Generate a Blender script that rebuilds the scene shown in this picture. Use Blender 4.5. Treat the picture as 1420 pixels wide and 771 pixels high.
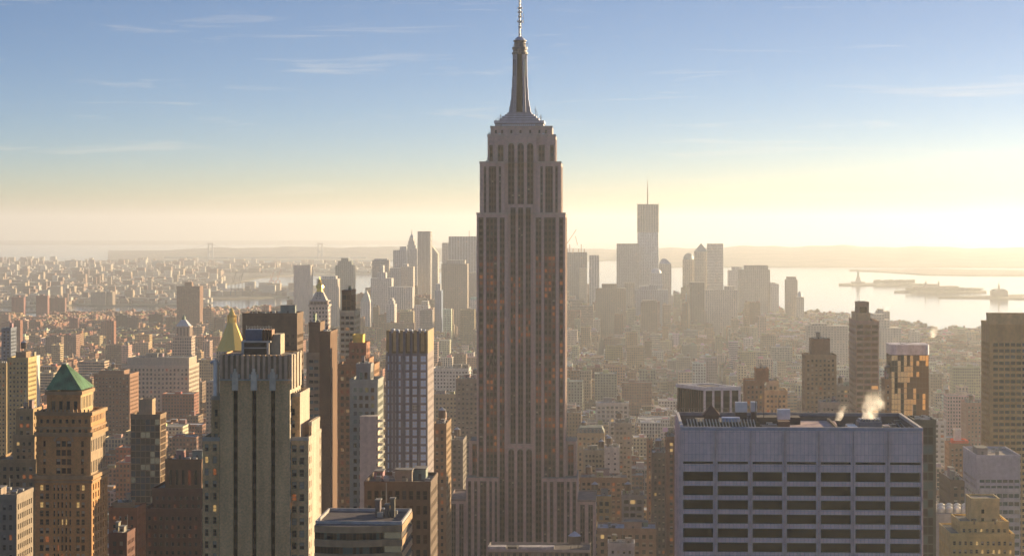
import bpy, math, random
import numpy as np
from mathutils import Vector
random.seed(7)
R = math.radians
S = bpy.context.scene
COL = S.collection
for o in list(bpy.data.objects): bpy.data.objects.remove(o)

# ------------------------------------------------------------------ camera
F_PX = 3000.0; EYE = 260.0; HZ = 310.0; TA = 0.05       # focal in photo px, eye height m, eye level row, tan(yaw)
AA = math.atan(TA); CA, SA = math.cos(AA), math.sin(AA)
cam = bpy.data.cameras.new('camera'); camo = bpy.data.objects.new('camera', cam); COL.objects.link(camo)
camo.location = (0, 0, EYE); camo.rotation_euler = (R(90), 0, AA)
cam.sensor_width = 36; cam.lens = F_PX / 1420 * 36
cam.shift_y = -(385.5 - HZ) / 1420
cam.clip_start = 1; cam.clip_end = 200000
S.camera = camo

# ------------------------------------------------------------------ light
SUN_AZ, SUN_EL = 46.0, 11.0
world = bpy.data.worlds.new('World'); S.world = world; world.use_nodes = True
nt = world.node_tree; nt.nodes.clear()
def N(t, **k):
    n = nt.nodes.new(t)
    for a, b in k.items():
        if a in n.bl_rna.properties: setattr(n, a, b)
        else: n.inputs[a].default_value = b
    return n
def L(a, b): nt.links.new(a, b)
out = N('ShaderNodeOutputWorld'); bg = N('ShaderNodeBackground'); bg.inputs[1].default_value = 0.078
tc = N('ShaderNodeTexCoord'); sp = N('ShaderNodeSeparateXYZ'); L(tc.outputs['Generated'], sp.inputs[0])
zz = N('ShaderNodeMath', operation='MULTIPLY'); zz.inputs[1].default_value = 4.0; L(sp.outputs[2], zz.inputs[0])
cb = N('ShaderNodeCombineXYZ'); L(sp.outputs[0], cb.inputs[0]); L(sp.outputs[1], cb.inputs[1]); L(zz.outputs[0], cb.inputs[2])
vn = N('ShaderNodeVectorMath', operation='NORMALIZE'); L(cb.outputs[0], vn.inputs[0])
sky = N('ShaderNodeTexSky', sky_type='NISHITA'); sky.sun_disc = False
sky.sun_elevation = R(SUN_EL); sky.sun_rotation = R(SUN_AZ); sky.altitude = 100; sky.air_density = 1.3; sky.dust_density = 1.0; sky.ozone_density = 2.5
L(vn.outputs[0], sky.inputs[0])
# thin cirrus streaks, part of the sky itself
cm = N('ShaderNodeCombineXYZ')
m1 = N('ShaderNodeMath', operation='MULTIPLY'); m1.inputs[1].default_value = 9; L(sp.outputs[0], m1.inputs[0]); L(m1.outputs[0], cm.inputs[0])
m2 = N('ShaderNodeMath', operation='MULTIPLY'); m2.inputs[1].default_value = 9; L(sp.outputs[1], m2.inputs[0]); L(m2.outputs[0], cm.inputs[1])
m3 = N('ShaderNodeMath', operation='MULTIPLY'); m3.inputs[1].default_value = 120; L(sp.outputs[2], m3.inputs[0]); L(m3.outputs[0], cm.inputs[2])
no = N('ShaderNodeTexNoise'); no.inputs['Scale'].default_value = 1.0; no.inputs['Detail'].default_value = 7; no.inputs['Roughness'].default_value = 0.62; no.inputs['Distortion'].default_value = 0.6
L(cm.outputs[0], no.inputs['Vector'])
rp = N('ShaderNodeValToRGB'); rp.color_ramp.elements[0].position = 0.57; rp.color_ramp.elements[1].position = 0.84; L(no.outputs[0], rp.inputs[0])
cl = N('ShaderNodeMath', operation='MULTIPLY'); cl.inputs[1].default_value = 0.42; L(rp.outputs[0], cl.inputs[0])
mx = N('ShaderNodeMix', data_type='RGBA'); wb = N('ShaderNodeMix', data_type='RGBA', blend_type='MULTIPLY'); wb.inputs[0].default_value = 1; wb.inputs[7].default_value = (0.76, 0.88, 1.12, 1); L(sky.outputs[0], wb.inputs[6]); L(cl.outputs[0], mx.inputs[0]); L(wb.outputs[2], mx.inputs[6]); mx.inputs[7].default_value = (7.5, 6.6, 5.4, 1)
L(mx.outputs[2], bg.inputs[0]); L(bg.outputs[0], out.inputs[0])

sun = bpy.data.lights.new('sun', 'SUN'); sun.energy = 5.0; sun.angle = R(0.5); sun.color = (1.0, 0.74, 0.42)
so = bpy.data.objects.new('sun', sun); COL.objects.link(so)
sd = Vector((math.sin(R(SUN_AZ)) * math.cos(R(SUN_EL)), math.cos(R(SUN_AZ)) * math.cos(R(SUN_EL)), math.sin(R(SUN_EL))))
so.rotation_euler = sd.to_track_quat('Z', 'Y').to_euler(); so.location = (300, 0, 500)
S.view_settings.view_transform = 'Standard'; S.view_settings.look = 'None'; S.view_settings.gamma = 1
S.view_settings.exposure = 1.0
HAZE_DENSITY = 0.60e-4; HAZE_COLOR = (0.86, 0.92, 1.0, 1); HAZE_G = 0.5
S.render.engine = 'CYCLES'
S.cycles.use_denoising = True; S.cycles.max_bounces = 6; S.cycles.diffuse_bounces = 2; S.cycles.glossy_bounces = 2
S.cycles.transmission_bounces = 2; S.cycles.volume_bounces = 3; S.cycles.transparent_max_bounces = 8; S.cycles.caustics_reflective = False; S.cycles.caustics_refractive = False
S.cycles.sample_clamp_indirect = 3
S.cycles.volume_step_rate = 1; S.cycles.volume_max_steps = 64

# ------------------------------------------------------------------ helpers
REarth = 7.4e6
def drop(d): return -d * d / (2 * REarth)
def wx(px, D):
    t = (px - 710) / F_PX
    return D * (-SA + t * CA) / (CA + t * SA)
def wz(px, py, D):
    t = (px - 710) / F_PX
    return EYE - (py - HZ) / F_PX * D / (CA + t * SA)
def topx(X, Y, Z):
    k = Y * CA - X * SA
    return 710 + F_PX * (X * CA + Y * SA) / k, HZ + F_PX * (EYE - Z) / k

MAT = {}
def mat(key):
    if key in MAT: return MAT[key]
    m = bpy.data.materials.new(key); m.use_nodes = True; t = m.node_tree; n = t.nodes; l = t.links
    b = n['Principled BSDF']
    def nn(ty, **k):
        x = n.new(ty)
        for a, c in k.items():
            if a in x.bl_rna.properties: setattr(x, a, c)
            else: x.inputs[a].default_value = c
        return x
    def math_(op, a, c=None, clampv=False):
        x = n.new('ShaderNodeMath'); x.operation = op; x.use_clamp = clampv
        for i, v in enumerate((a, c)):
            if v is None: continue
            if isinstance(v, (int, float)): x.inputs[i].default_value = v
            else: l.new(v, x.inputs[i])
        return x.outputs[0]
    def mixc(f, a, c):
        x = n.new('ShaderNodeMix'); x.data_type = 'RGBA'
        for i, v in ((0, f), (6, a), (7, c)):
            if isinstance(v, (int, float, tuple)): x.inputs[i].default_value = v
            else: l.new(v, x.inputs[i])
        return x.outputs[2]
    def weathered(lo, hi, fine=0.6):
        at = nn('ShaderNodeAttribute'); at.attribute_name = 'col'
        tc = nn('ShaderNodeTexCoord'); mp = nn('ShaderNodeMapping'); mp.inputs['Scale'].default_value = (0.35, 0.35, 0.05)
        l.new(tc.outputs['Object'], mp.inputs[0])
        a = nn('ShaderNodeTexNoise', Scale=1.0, Detail=4.0); l.new(mp.outputs[0], a.inputs['Vector'])
        c = nn('ShaderNodeTexNoise', Scale=fine, Detail=3.0); l.new(tc.outputs['Object'], c.inputs['Vector'])
        s = math_('ADD', a.outputs[0], c.outputs[0])
        mr = nn('ShaderNodeMapRange'); mr.inputs[1].default_value = 0.7; mr.inputs[2].default_value = 1.3; mr.inputs[3].default_value = lo; mr.inputs[4].default_value = hi
        l.new(s, mr.inputs[0])
        vm = nn('ShaderNodeVectorMath', operation='SCALE'); l.new(at.outputs['Color'], vm.inputs[0]); l.new(mr.outputs[0], vm.inputs['Scale'])
        return vm.outputs[0]
    if key in ('facade', 'ribbon', 'strips', 'far_facade', 'far_ribbon', 'far_strips'):
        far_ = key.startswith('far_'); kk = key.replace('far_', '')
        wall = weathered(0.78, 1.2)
        uv = nn('ShaderNodeUVMap'); sx = nn('ShaderNodeSeparateXYZ'); l.new(uv.outputs[0], sx.inputs[0])
        fu = math_('FRACT', sx.outputs[0]); fv = math_('FRACT', sx.outputs[1])
        du = math_('ABSOLUTE', math_('SUBTRACT', fu, 0.5)); dv = math_('ABSOLUTE', math_('SUBTRACT', fv, 0.5))
        wu, wv = {'facade': (0.26, 0.27), 'ribbon': (0.46, 0.26), 'strips': (0.28, 0.38)}[kk]
        mask = math_('MULTIPLY', math_('LESS_THAN', du, wu), math_('LESS_THAN', dv, wv))
        fl = nn('ShaderNodeVectorMath', operation='FLOOR'); l.new(uv.outputs[0], fl.inputs[0])
        wn = nn('ShaderNodeTexWhiteNoise'); wn.noise_dimensions = '2D'; l.new(fl.outputs[0], wn.inputs['Vector'])
        cr = nn('ShaderNodeValToRGB'); e = cr.color_ramp; e.interpolation = 'CONSTANT'
        e.elements[0].color = (0.018, 0.018, 0.022, 1); e.elements[1].position = 0.45; e.elements[1].color = (0.05, 0.05, 0.06, 1)
        x = e.elements.new(0.75); x.color = (0.11, 0.10, 0.10, 1)
        x = e.elements.new(0.9); x.color = (0.26, 0.23, 0.19, 1)
        l.new(wn.outputs[0], cr.inputs[0])
        wc = mixc(0.5, wall, cr.outputs[0]) if far_ else cr.outputs[0]; c = mixc(mask, wall, wc); l.new(c, b.inputs['Base Color'])  # far windows blended into the wall tone, distance haze put into the colour
        l.new(math_('SUBTRACT', 0.85, math_('MULTIPLY', mask, 0.6)), b.inputs['Roughness'])
        lit = math_('MULTIPLY', mask, math_('GREATER_THAN', wn.outputs[0], 0.975))
        b.inputs['Emission Color'].default_value = (1, 0.45, 0.15, 1)
        l.new(math_('MULTIPLY', lit, 0.12), b.inputs['Emission Strength'])
    elif key in ('wall', 'roof', 'metal', 'stone_blocks', 'brick'):
        c = weathered(*{'wall': (0.78, 1.2), 'roof': (0.55, 1.4, 0.25), 'metal': (0.8, 1.15), 'stone_blocks': (0.85, 1.12), 'brick': (0.7, 1.28, 1.6)}[key])
        if key == 'stone_blocks':
            uv = nn('ShaderNodeUVMap'); bt = nn('ShaderNodeTexBrick'); l.new(uv.outputs[0], bt.inputs['Vector'])
            bt.inputs['Scale'].default_value = 1.0; bt.inputs['Brick Width'].default_value = 1.1; bt.inputs['Row Height'].default_value = 3.3; bt.inputs['Mortar Size'].default_value = 0.05; bt.offset = 0.0
            bt.inputs['Color1'].default_value = (0.90, 0.88, 0.91, 1); bt.inputs['Color2'].default_value = (1.06, 1.0, 1.03, 1); bt.inputs['Mortar'].default_value = (0.55, 0.53, 0.6, 1)
            x = n.new('ShaderNodeMix'); x.data_type = 'RGBA'; x.blend_type = 'MULTIPLY'; x.inputs[0].default_value = 1
            l.new(c, x.inputs[6]); l.new(bt.outputs[0], x.inputs[7]); c = x.outputs[2]
        l.new(c, b.inputs['Base Color'])
        b.inputs['Roughness'].default_value = {'wall': 0.85, 'roof': 0.8, 'metal': 0.42, 'stone_blocks': 0.7, 'brick': 0.9}[key]
        if key == 'metal': b.inputs['Metallic'].default_value = 0.5
    elif key.startswith('glass') or key.startswith('lit') or key in ('gold', 'blind'):
        P = {'glass_dark': ((0.010, 0.010, 0.012), 0.15, 0, 0.3), 'glass_black': ((0.004, 0.004, 0.005), 0.5, 0, 0.06), 'glass_grey': ((0.05, 0.055, 0.065), 0.1, 0, 0.7), 'glass_sky': ((0.78, 0.85, 0.98), 0.3, 0.0, 0.5),
             'glass_teal': ((0.10, 0.17, 0.17), 0.12, 0.5, 0.5), 'glass_gold_tint': ((0.86, 0.66, 0.38), 0.2, 0.75, 0.5), 'glass_red': ((0.05, 0.012, 0.009), 0.4, 0, 0.15),  # gold tint; on the gold paned tower it stands in for a reflection
             'glass_brown': ((0.10, 0.055, 0.03), 0.2, 0.3, 0.5),
             'gold': ((0.85, 0.55, 0.10), 0.32, 0.75, 0.5), 'blind': ((0.42, 0.36, 0.28), 0.6, 0, 0.3), 'lit_orange': ((0.2, 0.07, 0.03), 0.4, 0, 0.3), 'lit_yellow': ((0.3, 0.2, 0.08), 0.4, 0, 0.3), 'lit_dim': ((0.14, 0.05, 0.03), 0.3, 0, 0.3)}[key]
        b.inputs['Base Color'].default_value = P[0] + (1,); b.inputs['Roughness'].default_value = P[1]; b.inputs['Metallic'].default_value = P[2]; b.inputs['Specular IOR Level'].default_value = P[3]
        if key == 'lit_orange': b.inputs['Emission Color'].default_value = (1, 0.30, 0.08, 1); b.inputs['Emission Strength'].default_value = 0.10
        if key == 'lit_dim': b.inputs['Emission Color'].default_value = (1, 0.22, 0.06, 1); b.inputs['Emission Strength'].default_value = 0.035
        if key == 'lit_yellow': b.inputs['Emission Color'].default_value = (1, 0.62, 0.22, 1); b.inputs['Emission Strength'].default_value = 0.22
    elif key == 'water':
        b.inputs['Base Color'].default_value = (0.03, 0.05, 0.06, 1); b.inputs['Roughness'].default_value = 0.10
        tc = nn('ShaderNodeTexCoord'); no_ = nn('ShaderNodeTexNoise', Scale=0.02, Detail=5.0); l.new(tc.outputs['Object'], no_.inputs['Vector'])
        bp = nn('ShaderNodeBump'); bp.inputs['Strength'].default_value = 0.06; bp.inputs['Distance'].default_value = 4.0; l.new(no_.outputs[0], bp.inputs['Height']); l.new(bp.outputs[0], b.inputs['Normal'])
    elif key in ('ground', 'far_land', 'asphalt', 'trees'):
        C = {'ground': ((0.07, 0.065, 0.06), (0.16, 0.14, 0.12), 0.01), 'far_land': ((0.06, 0.06, 0.04), (0.2, 0.16, 0.12), 0.004), 'asphalt': ((0.04, 0.04, 0.042), (0.065, 0.062, 0.06), 0.3), 'trees': ((0.05, 0.035, 0.02), (0.10, 0.07, 0.04), 0.5)}[key]
        tc = nn('ShaderNodeTexCoord'); no_ = nn('ShaderNodeTexNoise', Scale=C[2], Detail=8.0); l.new(tc.outputs['Object'], no_.inputs['Vector'])
        cr = nn('ShaderNodeValToRGB'); cr.color_ramp.elements[0].position = 0.35; cr.color_ramp.elements[1].position = 0.65
        cr.color_ramp.elements[0].color = C[0] + (1,); cr.color_ramp.elements[1].color = C[1] + (1,)
        l.new(no_.outputs[0], cr.inputs[0]); l.new(cr.outputs[0], b.inputs['Base Color']); b.inputs['Roughness'].default_value = 0.9
    MAT[key] = m
    return m

WL = {}
def wloc(o): return WL.get(o.name, Vector((0, 0, 0)))
class MB:
    def __init__(s): s.v = []; s.f = []; s.m = []; s.c = []; s.u = []; s.keys = []
    def key(s, k):
        if k not in s.keys: s.keys.append(k)
        return s.keys.index(k)
    def face(s, pts, k, c=(0.5, 0.5, 0.5), uv=None):
        i = len(s.v); s.v.extend(pts); s.f.append(tuple(range(i, i + len(pts)))); s.m.append(s.key(k)); s.c.append(c)
        s.u.append(uv if uv else [(0.02, 0.02)] * len(pts))
    def wallq(s, a, b, z0, z1, k, c, bay=3.2, fl=3.6, off=None):
        """vertical wall from point a to b (outside on the right-hand side when walking a->b is -normal)"""
        w = math.hypot(b[0] - a[0], b[1] - a[1]); nu = max(1, round(w / bay)); nv = max(1, round((z1 - z0) / fl))
        o = off if off is not None else random.randint(0, 900)
        if k.replace('far_', '') not in ('facade', 'ribbon', 'strips'): nu, nv, o = w, z1 - z0, 0
        s.face([(a[0], a[1], z0), (b[0], b[1], z0), (b[0], b[1], z1), (a[0], a[1], z1)], k, c, [(o, o), (o + nu, o), (o + nu, o + nv), (o, o + nv)])
    def prism(s, pts, z0, z1, k='wall', c=(0.4, 0.4, 0.4), rk='roof', rc=None, bay=3.2, fl=3.6, bottom=False):
        n = len(pts)                                   # pts counter-clockwise seen from above
        for i in range(n): s.wallq(pts[i], pts[(i + 1) % n], z0, z1, k, c, bay, fl)
        s.face([(p[0], p[1], z1) for p in pts], rk, rc or c)
        if bottom: s.face([(p[0], p[1], z0) for p in reversed(pts)], rk, rc or c)
    def box(s, x0, x1, y0, y1, z0, z1, k='wall', c=(0.4, 0.4, 0.4), rk=None, rc=None, bay=3.2, fl=3.6, bottom=True):
        s.prism([(x0, y0), (x1, y0), (x1, y1), (x0, y1)], z0, z1, k, c, rk or ('wall' if k.replace('far_', '') in ('facade', 'ribbon', 'strips') else k), rc or c, bay, fl, bottom)
    def loft(s, rings, k, c, cap=True):
        """rings: list of (z, pts) of equal count"""
        for (z0, p0), (z1, p1) in zip(rings, rings[1:]):
            n = len(p0)
            for i in range(n):
                j = (i + 1) % n
                w = math.dist(p0[i], p0[j])
                s.face([(*p0[i], z0), (*p0[j], z0), (*p1[j], z1), (*p1[i], z1)], k, c, [(0, 0), (w, 0), (w, z1 - z0), (0, z1 - z0)])
        if cap: s.face([(*p, rings[-1][0]) for p in rings[-1][1]], k, c)
    def tube(s, a, b, r, k='metal', c=(0.3, 0.3, 0.3), n=4, r2=None):
        a = Vector(a); b = Vector(b); d = (b - a).normalized(); u = d.orthogonal().normalized(); w = d.cross(u); r2 = r if r2 is None else r2
        A = [a + (u * math.cos(t) + w * math.sin(t)) * r for t in [2 * math.pi * i / n for i in range(n)]]
        B = [b + (u * math.cos(t) + w * math.sin(t)) * r2 for t in [2 * math.pi * i / n for i in range(n)]]
        for i in range(n):
            j = (i + 1) % n; s.face([tuple(A[i]), tuple(A[j]), tuple(B[j]), tuple(B[i])], k, c)
        s.face([tuple(p) for p in B], k, c); s.face([tuple(p) for p in reversed(A)], k, c)
    def build(s, name, parent=None, origin=None, smooth=False):
        org = origin if origin is not None else (wloc(parent) if parent else Vector((0, 0, 0)))
        v = np.array(s.v, dtype=float) - np.array(tuple(org))
        me = bpy.data.meshes.new(name); me.from_pydata(v.tolist(), [], s.f)
        for k in s.keys: me.materials.append(mat(k))
        me.polygons.foreach_set('material_index', s.m)
        if smooth: me.polygons.foreach_set('use_smooth', [True] * len(s.f))
        ca = me.color_attributes.new('col', 'FLOAT_COLOR', 'CORNER')
        lens = [len(f) for f in s.f]
        ca.data.foreach_set('color', np.repeat(np.array([(*c, 1.0) for c in s.c], dtype=np.float32), lens, axis=0).ravel())
        uvl = me.uv_layers.new(name='UVMap'); uvl.data.foreach_set('uv', np.array([q for u in s.u for q in u], dtype=np.float32).ravel())
        me.update()
        o = bpy.data.objects.new(name, me); COL.objects.link(o)
        if parent: o.parent = parent; WL[o.name] = org
        else: o.location = org; WL[o.name] = Vector(org)
        return o
def ngon(cx, cy, r, n=12, rot=0.0, ry=None):
    ry = r if ry is None else ry
    return [(cx + r * math.cos(rot + 2 * math.pi * i / n), cy + ry * math.sin(rot + 2 * math.pi * i / n)) for i in range(n)]
def rect(x0, x1, y0, y1): return [(x0, y0), (x1, y0), (x1, y1), (x0, y1)]
def rot_rect(cx, cy, w, d, a):
    return [(cx + x * math.cos(a) - y * math.sin(a), cy + x * math.sin(a) + y * math.cos(a)) for x, y in ((-w / 2, -d / 2), (w / 2, -d / 2), (w / 2, d / 2), (-w / 2, d / 2))]
LABELS = {}
def tag(o, label, cat, group=None, kind=None):
    if label: o['label'] = label
    if cat: o['category'] = cat
    if group: o['group'] = group
    if kind: o['kind'] = kind
    return o
def thing(name, label, cat, loc, group=None):
    o = bpy.data.objects.new(name, None); COL.objects.link(o); o.location = loc; WL[o.name] = Vector(loc); o.empty_display_size = 5
    return tag(o, label, cat, group)
def part(mb, name, parent, label=None, kind=None, smooth=False):
    o = mb.build(name, parent, smooth=smooth)
    if label: o['label'] = label
    if kind: o['kind'] = kind
    return o
OCC = []      # (px0, px1, pytop, D) of the big things, for choosing which small buildings show
FOOT = []     # footprints
def gz(D): return drop(D)

# ------------------------------------------------------------------ windows
WMESH = {}
def window_mesh(w, h, g, framec, detail):
    k = (round(w, 2), round(h, 2), g, framec, detail)
    if k in WMESH: return WMESH[k]
    mb = MB(); t = 0.04
    def pane(z0, z1, gk):
        mb.face([(-w / 2, 0, z0), (w / 2, 0, z0), (w / 2, 0, z1), (-w / 2, 0, z1)], gk)
    if g == 'half':
        pane(-h / 2, 0.02 * h, 'glass_dark'); pane(0.02 * h, h / 2, 'blind')
    else: pane(-h / 2, h / 2, g)
    if detail:
        b = 0.07 * min(w, h) + 0.03
        for x0, x1, z0, z1 in ((-w / 2, -w / 2 + b, -h / 2, h / 2), (w / 2 - b, w / 2, -h / 2, h / 2), (-w / 2 + b, w / 2 - b, -h / 2, -h / 2 + b), (-w / 2 + b, w / 2 - b, h / 2 - b, h / 2), (-w / 2 + b, w / 2 - b, -b / 2, b / 2)):
            mb.box(x0, x1, -0.08, -0.005, z0, z1, 'wall', framec)
        if detail > 1:
            n = int(detail)
            for i in range(1, n):
                x = -w / 2 + w * i / n; mb.box(x - b / 2, x + b / 2, -0.07, -0.006, -h / 2 + b, h / 2 - b, 'wall', framec)
    else:
        mb.box(-w / 2, w / 2, 0.005, 0.06, -h / 2, h / 2, 'wall', framec)
    o = mb.build('window'); me = o.data; bpy.data.objects.remove(o)
    WMESH[k] = me
    return me
def holes(mb, P, U, W, H, cols, rows, dep, k, c, uvs=True):
    """a wall sheet starting at P (lower left seen from outside), running along U, with recessed openings. returns openings"""
    U = Vector(U); Nn = Vector((U.y, -U.x, 0)); P = Vector(P); Z = Vector((0, 0, 1))
    def q(a, b, z0, z1):
        if b - a < 1e-4 or z1 - z0 < 1e-4: return
        mb.face([tuple(P + U * a + Z * z0), tuple(P + U * b + Z * z0), tuple(P + U * b + Z * z1), tuple(P + U * a + Z * z1)], k, c, [(a, z0), (b, z0), (b, z1), (a, z1)])
    res = []; xa = 0
    for (a, b) in cols:
        q(xa, a, 0, H); xa = b; za = 0
        for (z0, z1) in rows:
            q(a, b, za, z0); za = z1
            I = -Nn * dep
            p = [P + U * a + Z * z0, P + U * b + Z * z0, P + U * b + Z * z1, P + U * a + Z * z1]; pi = [x + I for x in p]
            for i in range(4):
                j = (i + 1) % 4; mb.face([tuple(p[i]), tuple(p[j]), tuple(pi[j]), tuple(pi[i])], k, c)
            res.append((P + U * (a + b) / 2 + Z * (z0 + z1) / 2 + I * 0.9, b - a, z1 - z0, U))
        q(a, b, za, H)
    q(xa, W, 0, H)
    return res
def spread(L_, pitch, frac, m0=0.0, m1=0.0):
    n = max(1, int(round((L_ - m0 - m1) / pitch))); p = (L_ - m0 - m1) / n
    return [(m0 + i * p + p * (1 - frac) / 2, m0 + i * p + p * (1 + frac) / 2) for i in range(n)]
def gold_reflection_pick(o):  # reflected gold put into the pane colours, thinning out towards the right
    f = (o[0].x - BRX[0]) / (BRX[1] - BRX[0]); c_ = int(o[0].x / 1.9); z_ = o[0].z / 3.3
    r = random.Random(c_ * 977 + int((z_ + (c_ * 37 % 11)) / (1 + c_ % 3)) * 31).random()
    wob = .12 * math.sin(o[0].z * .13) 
    return 'glass_gold_tint' if r > .25 + 1.0 * max(0, f - .3 + wob) else ('glass_brown' if r > .15 else 'glass_dark')
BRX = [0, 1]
def put_windows(root, ops, glass, framec, limit=100, detail=0, label=None):
    """individual windows for those that show largest, the rest as one stuff part"""
    ops = [(o, glass(o) if callable(glass) else random.choices([g for g, _ in glass], [w for _, w in glass])[0]) for o in ops]
    base = wloc(root)
    for (c, w, h, U), g in ops[:limit]:
        me = window_mesh(w, h, g, framec, detail)
        o = bpy.data.objects.new('window', me); COL.objects.link(o); o.parent = root
        o.location = c - base
        o.rotation_euler = (random.gauss(0, 0.004), 0, math.atan2(U.y, U.x) + random.gauss(0, 0.004))
        WL[o.name] = base
        if g.startswith('lit'): o['label'] = 'lit window glowing warm'
    rest = ops[limit:]
    if rest:
        mb = MB()
        for (c, w, h, U), g in rest:
            a = c - U * w / 2; b = c + U * w / 2
            if g == 'half':
                mb.face([(a.x, a.y, c.z - h / 2), (b.x, b.y, c.z - h / 2), (b.x, b.y, c.z), (a.x, a.y, c.z)], 'glass_dark')
                mb.face([(a.x, a.y, c.z), (b.x, b.y, c.z), (b.x, b.y, c.z + h / 2), (a.x, a.y, c.z + h / 2)], 'blind')
            else:
                mb.face([(a.x, a.y, c.z - h / 2), (b.x, b.y, c.z - h / 2), (b.x, b.y, c.z + h / 2), (a.x, a.y, c.z + h / 2)], g)
        part(mb, 'window_rows', root, kind='stuff')
G_OFFICE = [('glass_dark', 5), ('glass_grey', 2), ('half', 2), ('blind', 0.6), ('lit_orange', 0.3)]
G_BRICK = [('glass_dark', 5), ('glass_grey', 2), ('half', 3), ('blind', 1), ('lit_orange', 0.6), ('lit_yellow', 0.2)]

def tank_mb(mb, x, y, z, r=2.2, h=4.2, leg=3.0, c=(0.16, 0.10, 0.07), cc=None):
    for a in range(4):
        t = math.pi / 4 + a * math.pi / 2
        mb.tube((x + r * .8 * math.cos(t), y + r * .8 * math.sin(t), z), (x + r * .75 * math.cos(t), y + r * .75 * math.sin(t), z + leg), 0.15, 'metal', (0.1, 0.09, 0.08))
    mb.loft([(z + leg, ngon(x, y, r)), (z + leg + h, ngon(x, y, r * .94))], 'wall', c, cap=False)
    mb.loft([(z + leg + h, ngon(x, y, r * 1.06)), (z + leg + h + r * .75, ngon(x, y, 0.08))], 'metal', cc or (0.25, 0.22, 0.2))
    mb.face([(*p, z + leg) for p in reversed(ngon(x, y, r))], 'wall', c)
def make_tank(parent, x, y, z, r=2.2, h=4.2, leg=3.0, c=(0.16, 0.10, 0.07), cc=None, label=None):
    mb = MB(); mb.loft([(z + leg, ngon(x, y, r)), (z + leg + h, ngon(x, y, r * .94))], 'wall', c); mb.face([(*p, z + leg) for p in reversed(ngon(x, y, r))], 'wall', c)
    t = part(mb, 'water_tank', parent, label)
    for a in range(4):
        q = math.pi / 4 + a * math.pi / 2; mb = MB(); mb.tube((x + r * .8 * math.cos(q), y + r * .8 * math.sin(q), z), (x + r * .75 * math.cos(q), y + r * .75 * math.sin(q), z + leg), 0.15, 'metal', (0.1, 0.09, 0.08)); part(mb, 'leg', t)
    mb = MB(); mb.loft([(z + leg + h, ngon(x, y, r * 1.06)), (z + leg + h + r * .75, ngon(x, y, 0.08))], 'metal', cc or (0.25, 0.22, 0.2)); part(mb, 'tank_roof', t)
    return t
def parapet(mb, x0, x1, y0, y1, z, h=1.1, t=0.45, c=(0.4, 0.35, 0.3), k='wall', out=0.12):
    x0 -= out; x1 += out; y0 -= out; y1 += out
    mb.box(x0, x1, y0, y0 + t, z - 0.35, z + h, k, c); mb.box(x0, x1, y1 - t, y1, z - 0.35, z + h, k, c)
    mb.box(x0, x0 + t, y0 + t, y1 - t, z - 0.35, z + h, k, c); mb.box(x1 - t, x1, y0 + t, y1 - t, z - 0.35, z + h, k, c)
def rooftop(root, x0, x1, y0, y1, z, n=3, tank=1, c=(0.35, 0.3, 0.25), seed=0):
    """bulkheads, a water tank, ducts and masts as parts of the building"""
    rr = random.Random(seed); W = x1 - x0; Dp = y1 - y0
    used = []
    def spot(w, d):
        for _ in range(40):
            x = rr.uniform(x0 + 1 + w / 2, max(x0 + 1.1 + w / 2, x1 - 1 - w / 2)); y = rr.uniform(y0 + 1 + d / 2, max(y0 + 1.1 + d / 2, y1 - 1 - d / 2))
            if all(abs(x - a) > (w + ww) / 2 + .2 or abs(y - b) > (d + dd) / 2 + .2 for a, b, ww, dd in used):
                used.append((x, y, w, d)); return x, y
        return None
    for i in range(n):
        w, d, h = rr.uniform(.12, .3) * W, rr.uniform(.15, .35) * Dp, rr.uniform(2.2, 5)
        s_ = spot(w, d)
        if not s_: continue
        mb = MB(); mb.box(s_[0] - w / 2, s_[0] + w / 2, s_[1] - d / 2, s_[1] + d / 2, z, z + h, 'wall', tuple(q * rr.uniform(.7, 1.2) for q in c)); bk = part(mb, 'roof_bulkhead', root)
        mb = MB(); mb.box(s_[0] - w / 2 - .2, s_[0] + w / 2 + .2, s_[1] - d / 2 - .2, s_[1] + d / 2 + .2, z + h, z + h + .3, 'roof', (.2, .19, .18)); part(mb, 'bulkhead_cap', bk)
        mb = MB(); mb.box(s_[0] - .5, s_[0] + .5, s_[1] - d / 2 - .08, s_[1] - d / 2 - .01, z + .1, z + 2.0, 'metal', (.1, .1, .1)); part(mb, 'bulkhead_door', bk)
    for i in range(tank):
        s_ = spot(5, 5)
        if s_: make_tank(root, s_[0], s_[1], z, cc=rr.choice([None, (.5, .5, .52)]))
    mb = MB()
    for i in range(9):
        s_ = spot(1.6, 1.6)
        if s_: g = rr.uniform(.15, .5); mb.box(s_[0] - .8, s_[0] + .8, s_[1] - .8, s_[1] + .8, z, z + rr.uniform(.8, 1.8), 'metal', (g, g, g))
    if mb.v: part(mb, 'roof_vents', root)
    for i in range(2):
        mb = MB(); xx_, yy_ = rr.uniform(x0 + 1, x0 + W * .5), rr.uniform(y0 + 1, y1 - 1); mb.tube((xx_, yy_, z + .5), (xx_ + W * rr.uniform(.2, .45), yy_, z + .5), .18, 'metal', (.4, .35, .3), n=5); part(mb, 'pipe', root)
    mb = MB(); x, y = rr.uniform(x0 + 1, x1 - 1), rr.uniform(y0 + 1, y1 - 1); mb.tube((x, y, z), (x, y, z + rr.uniform(5, 9)), 0.12); part(mb, 'mast', root)

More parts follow.
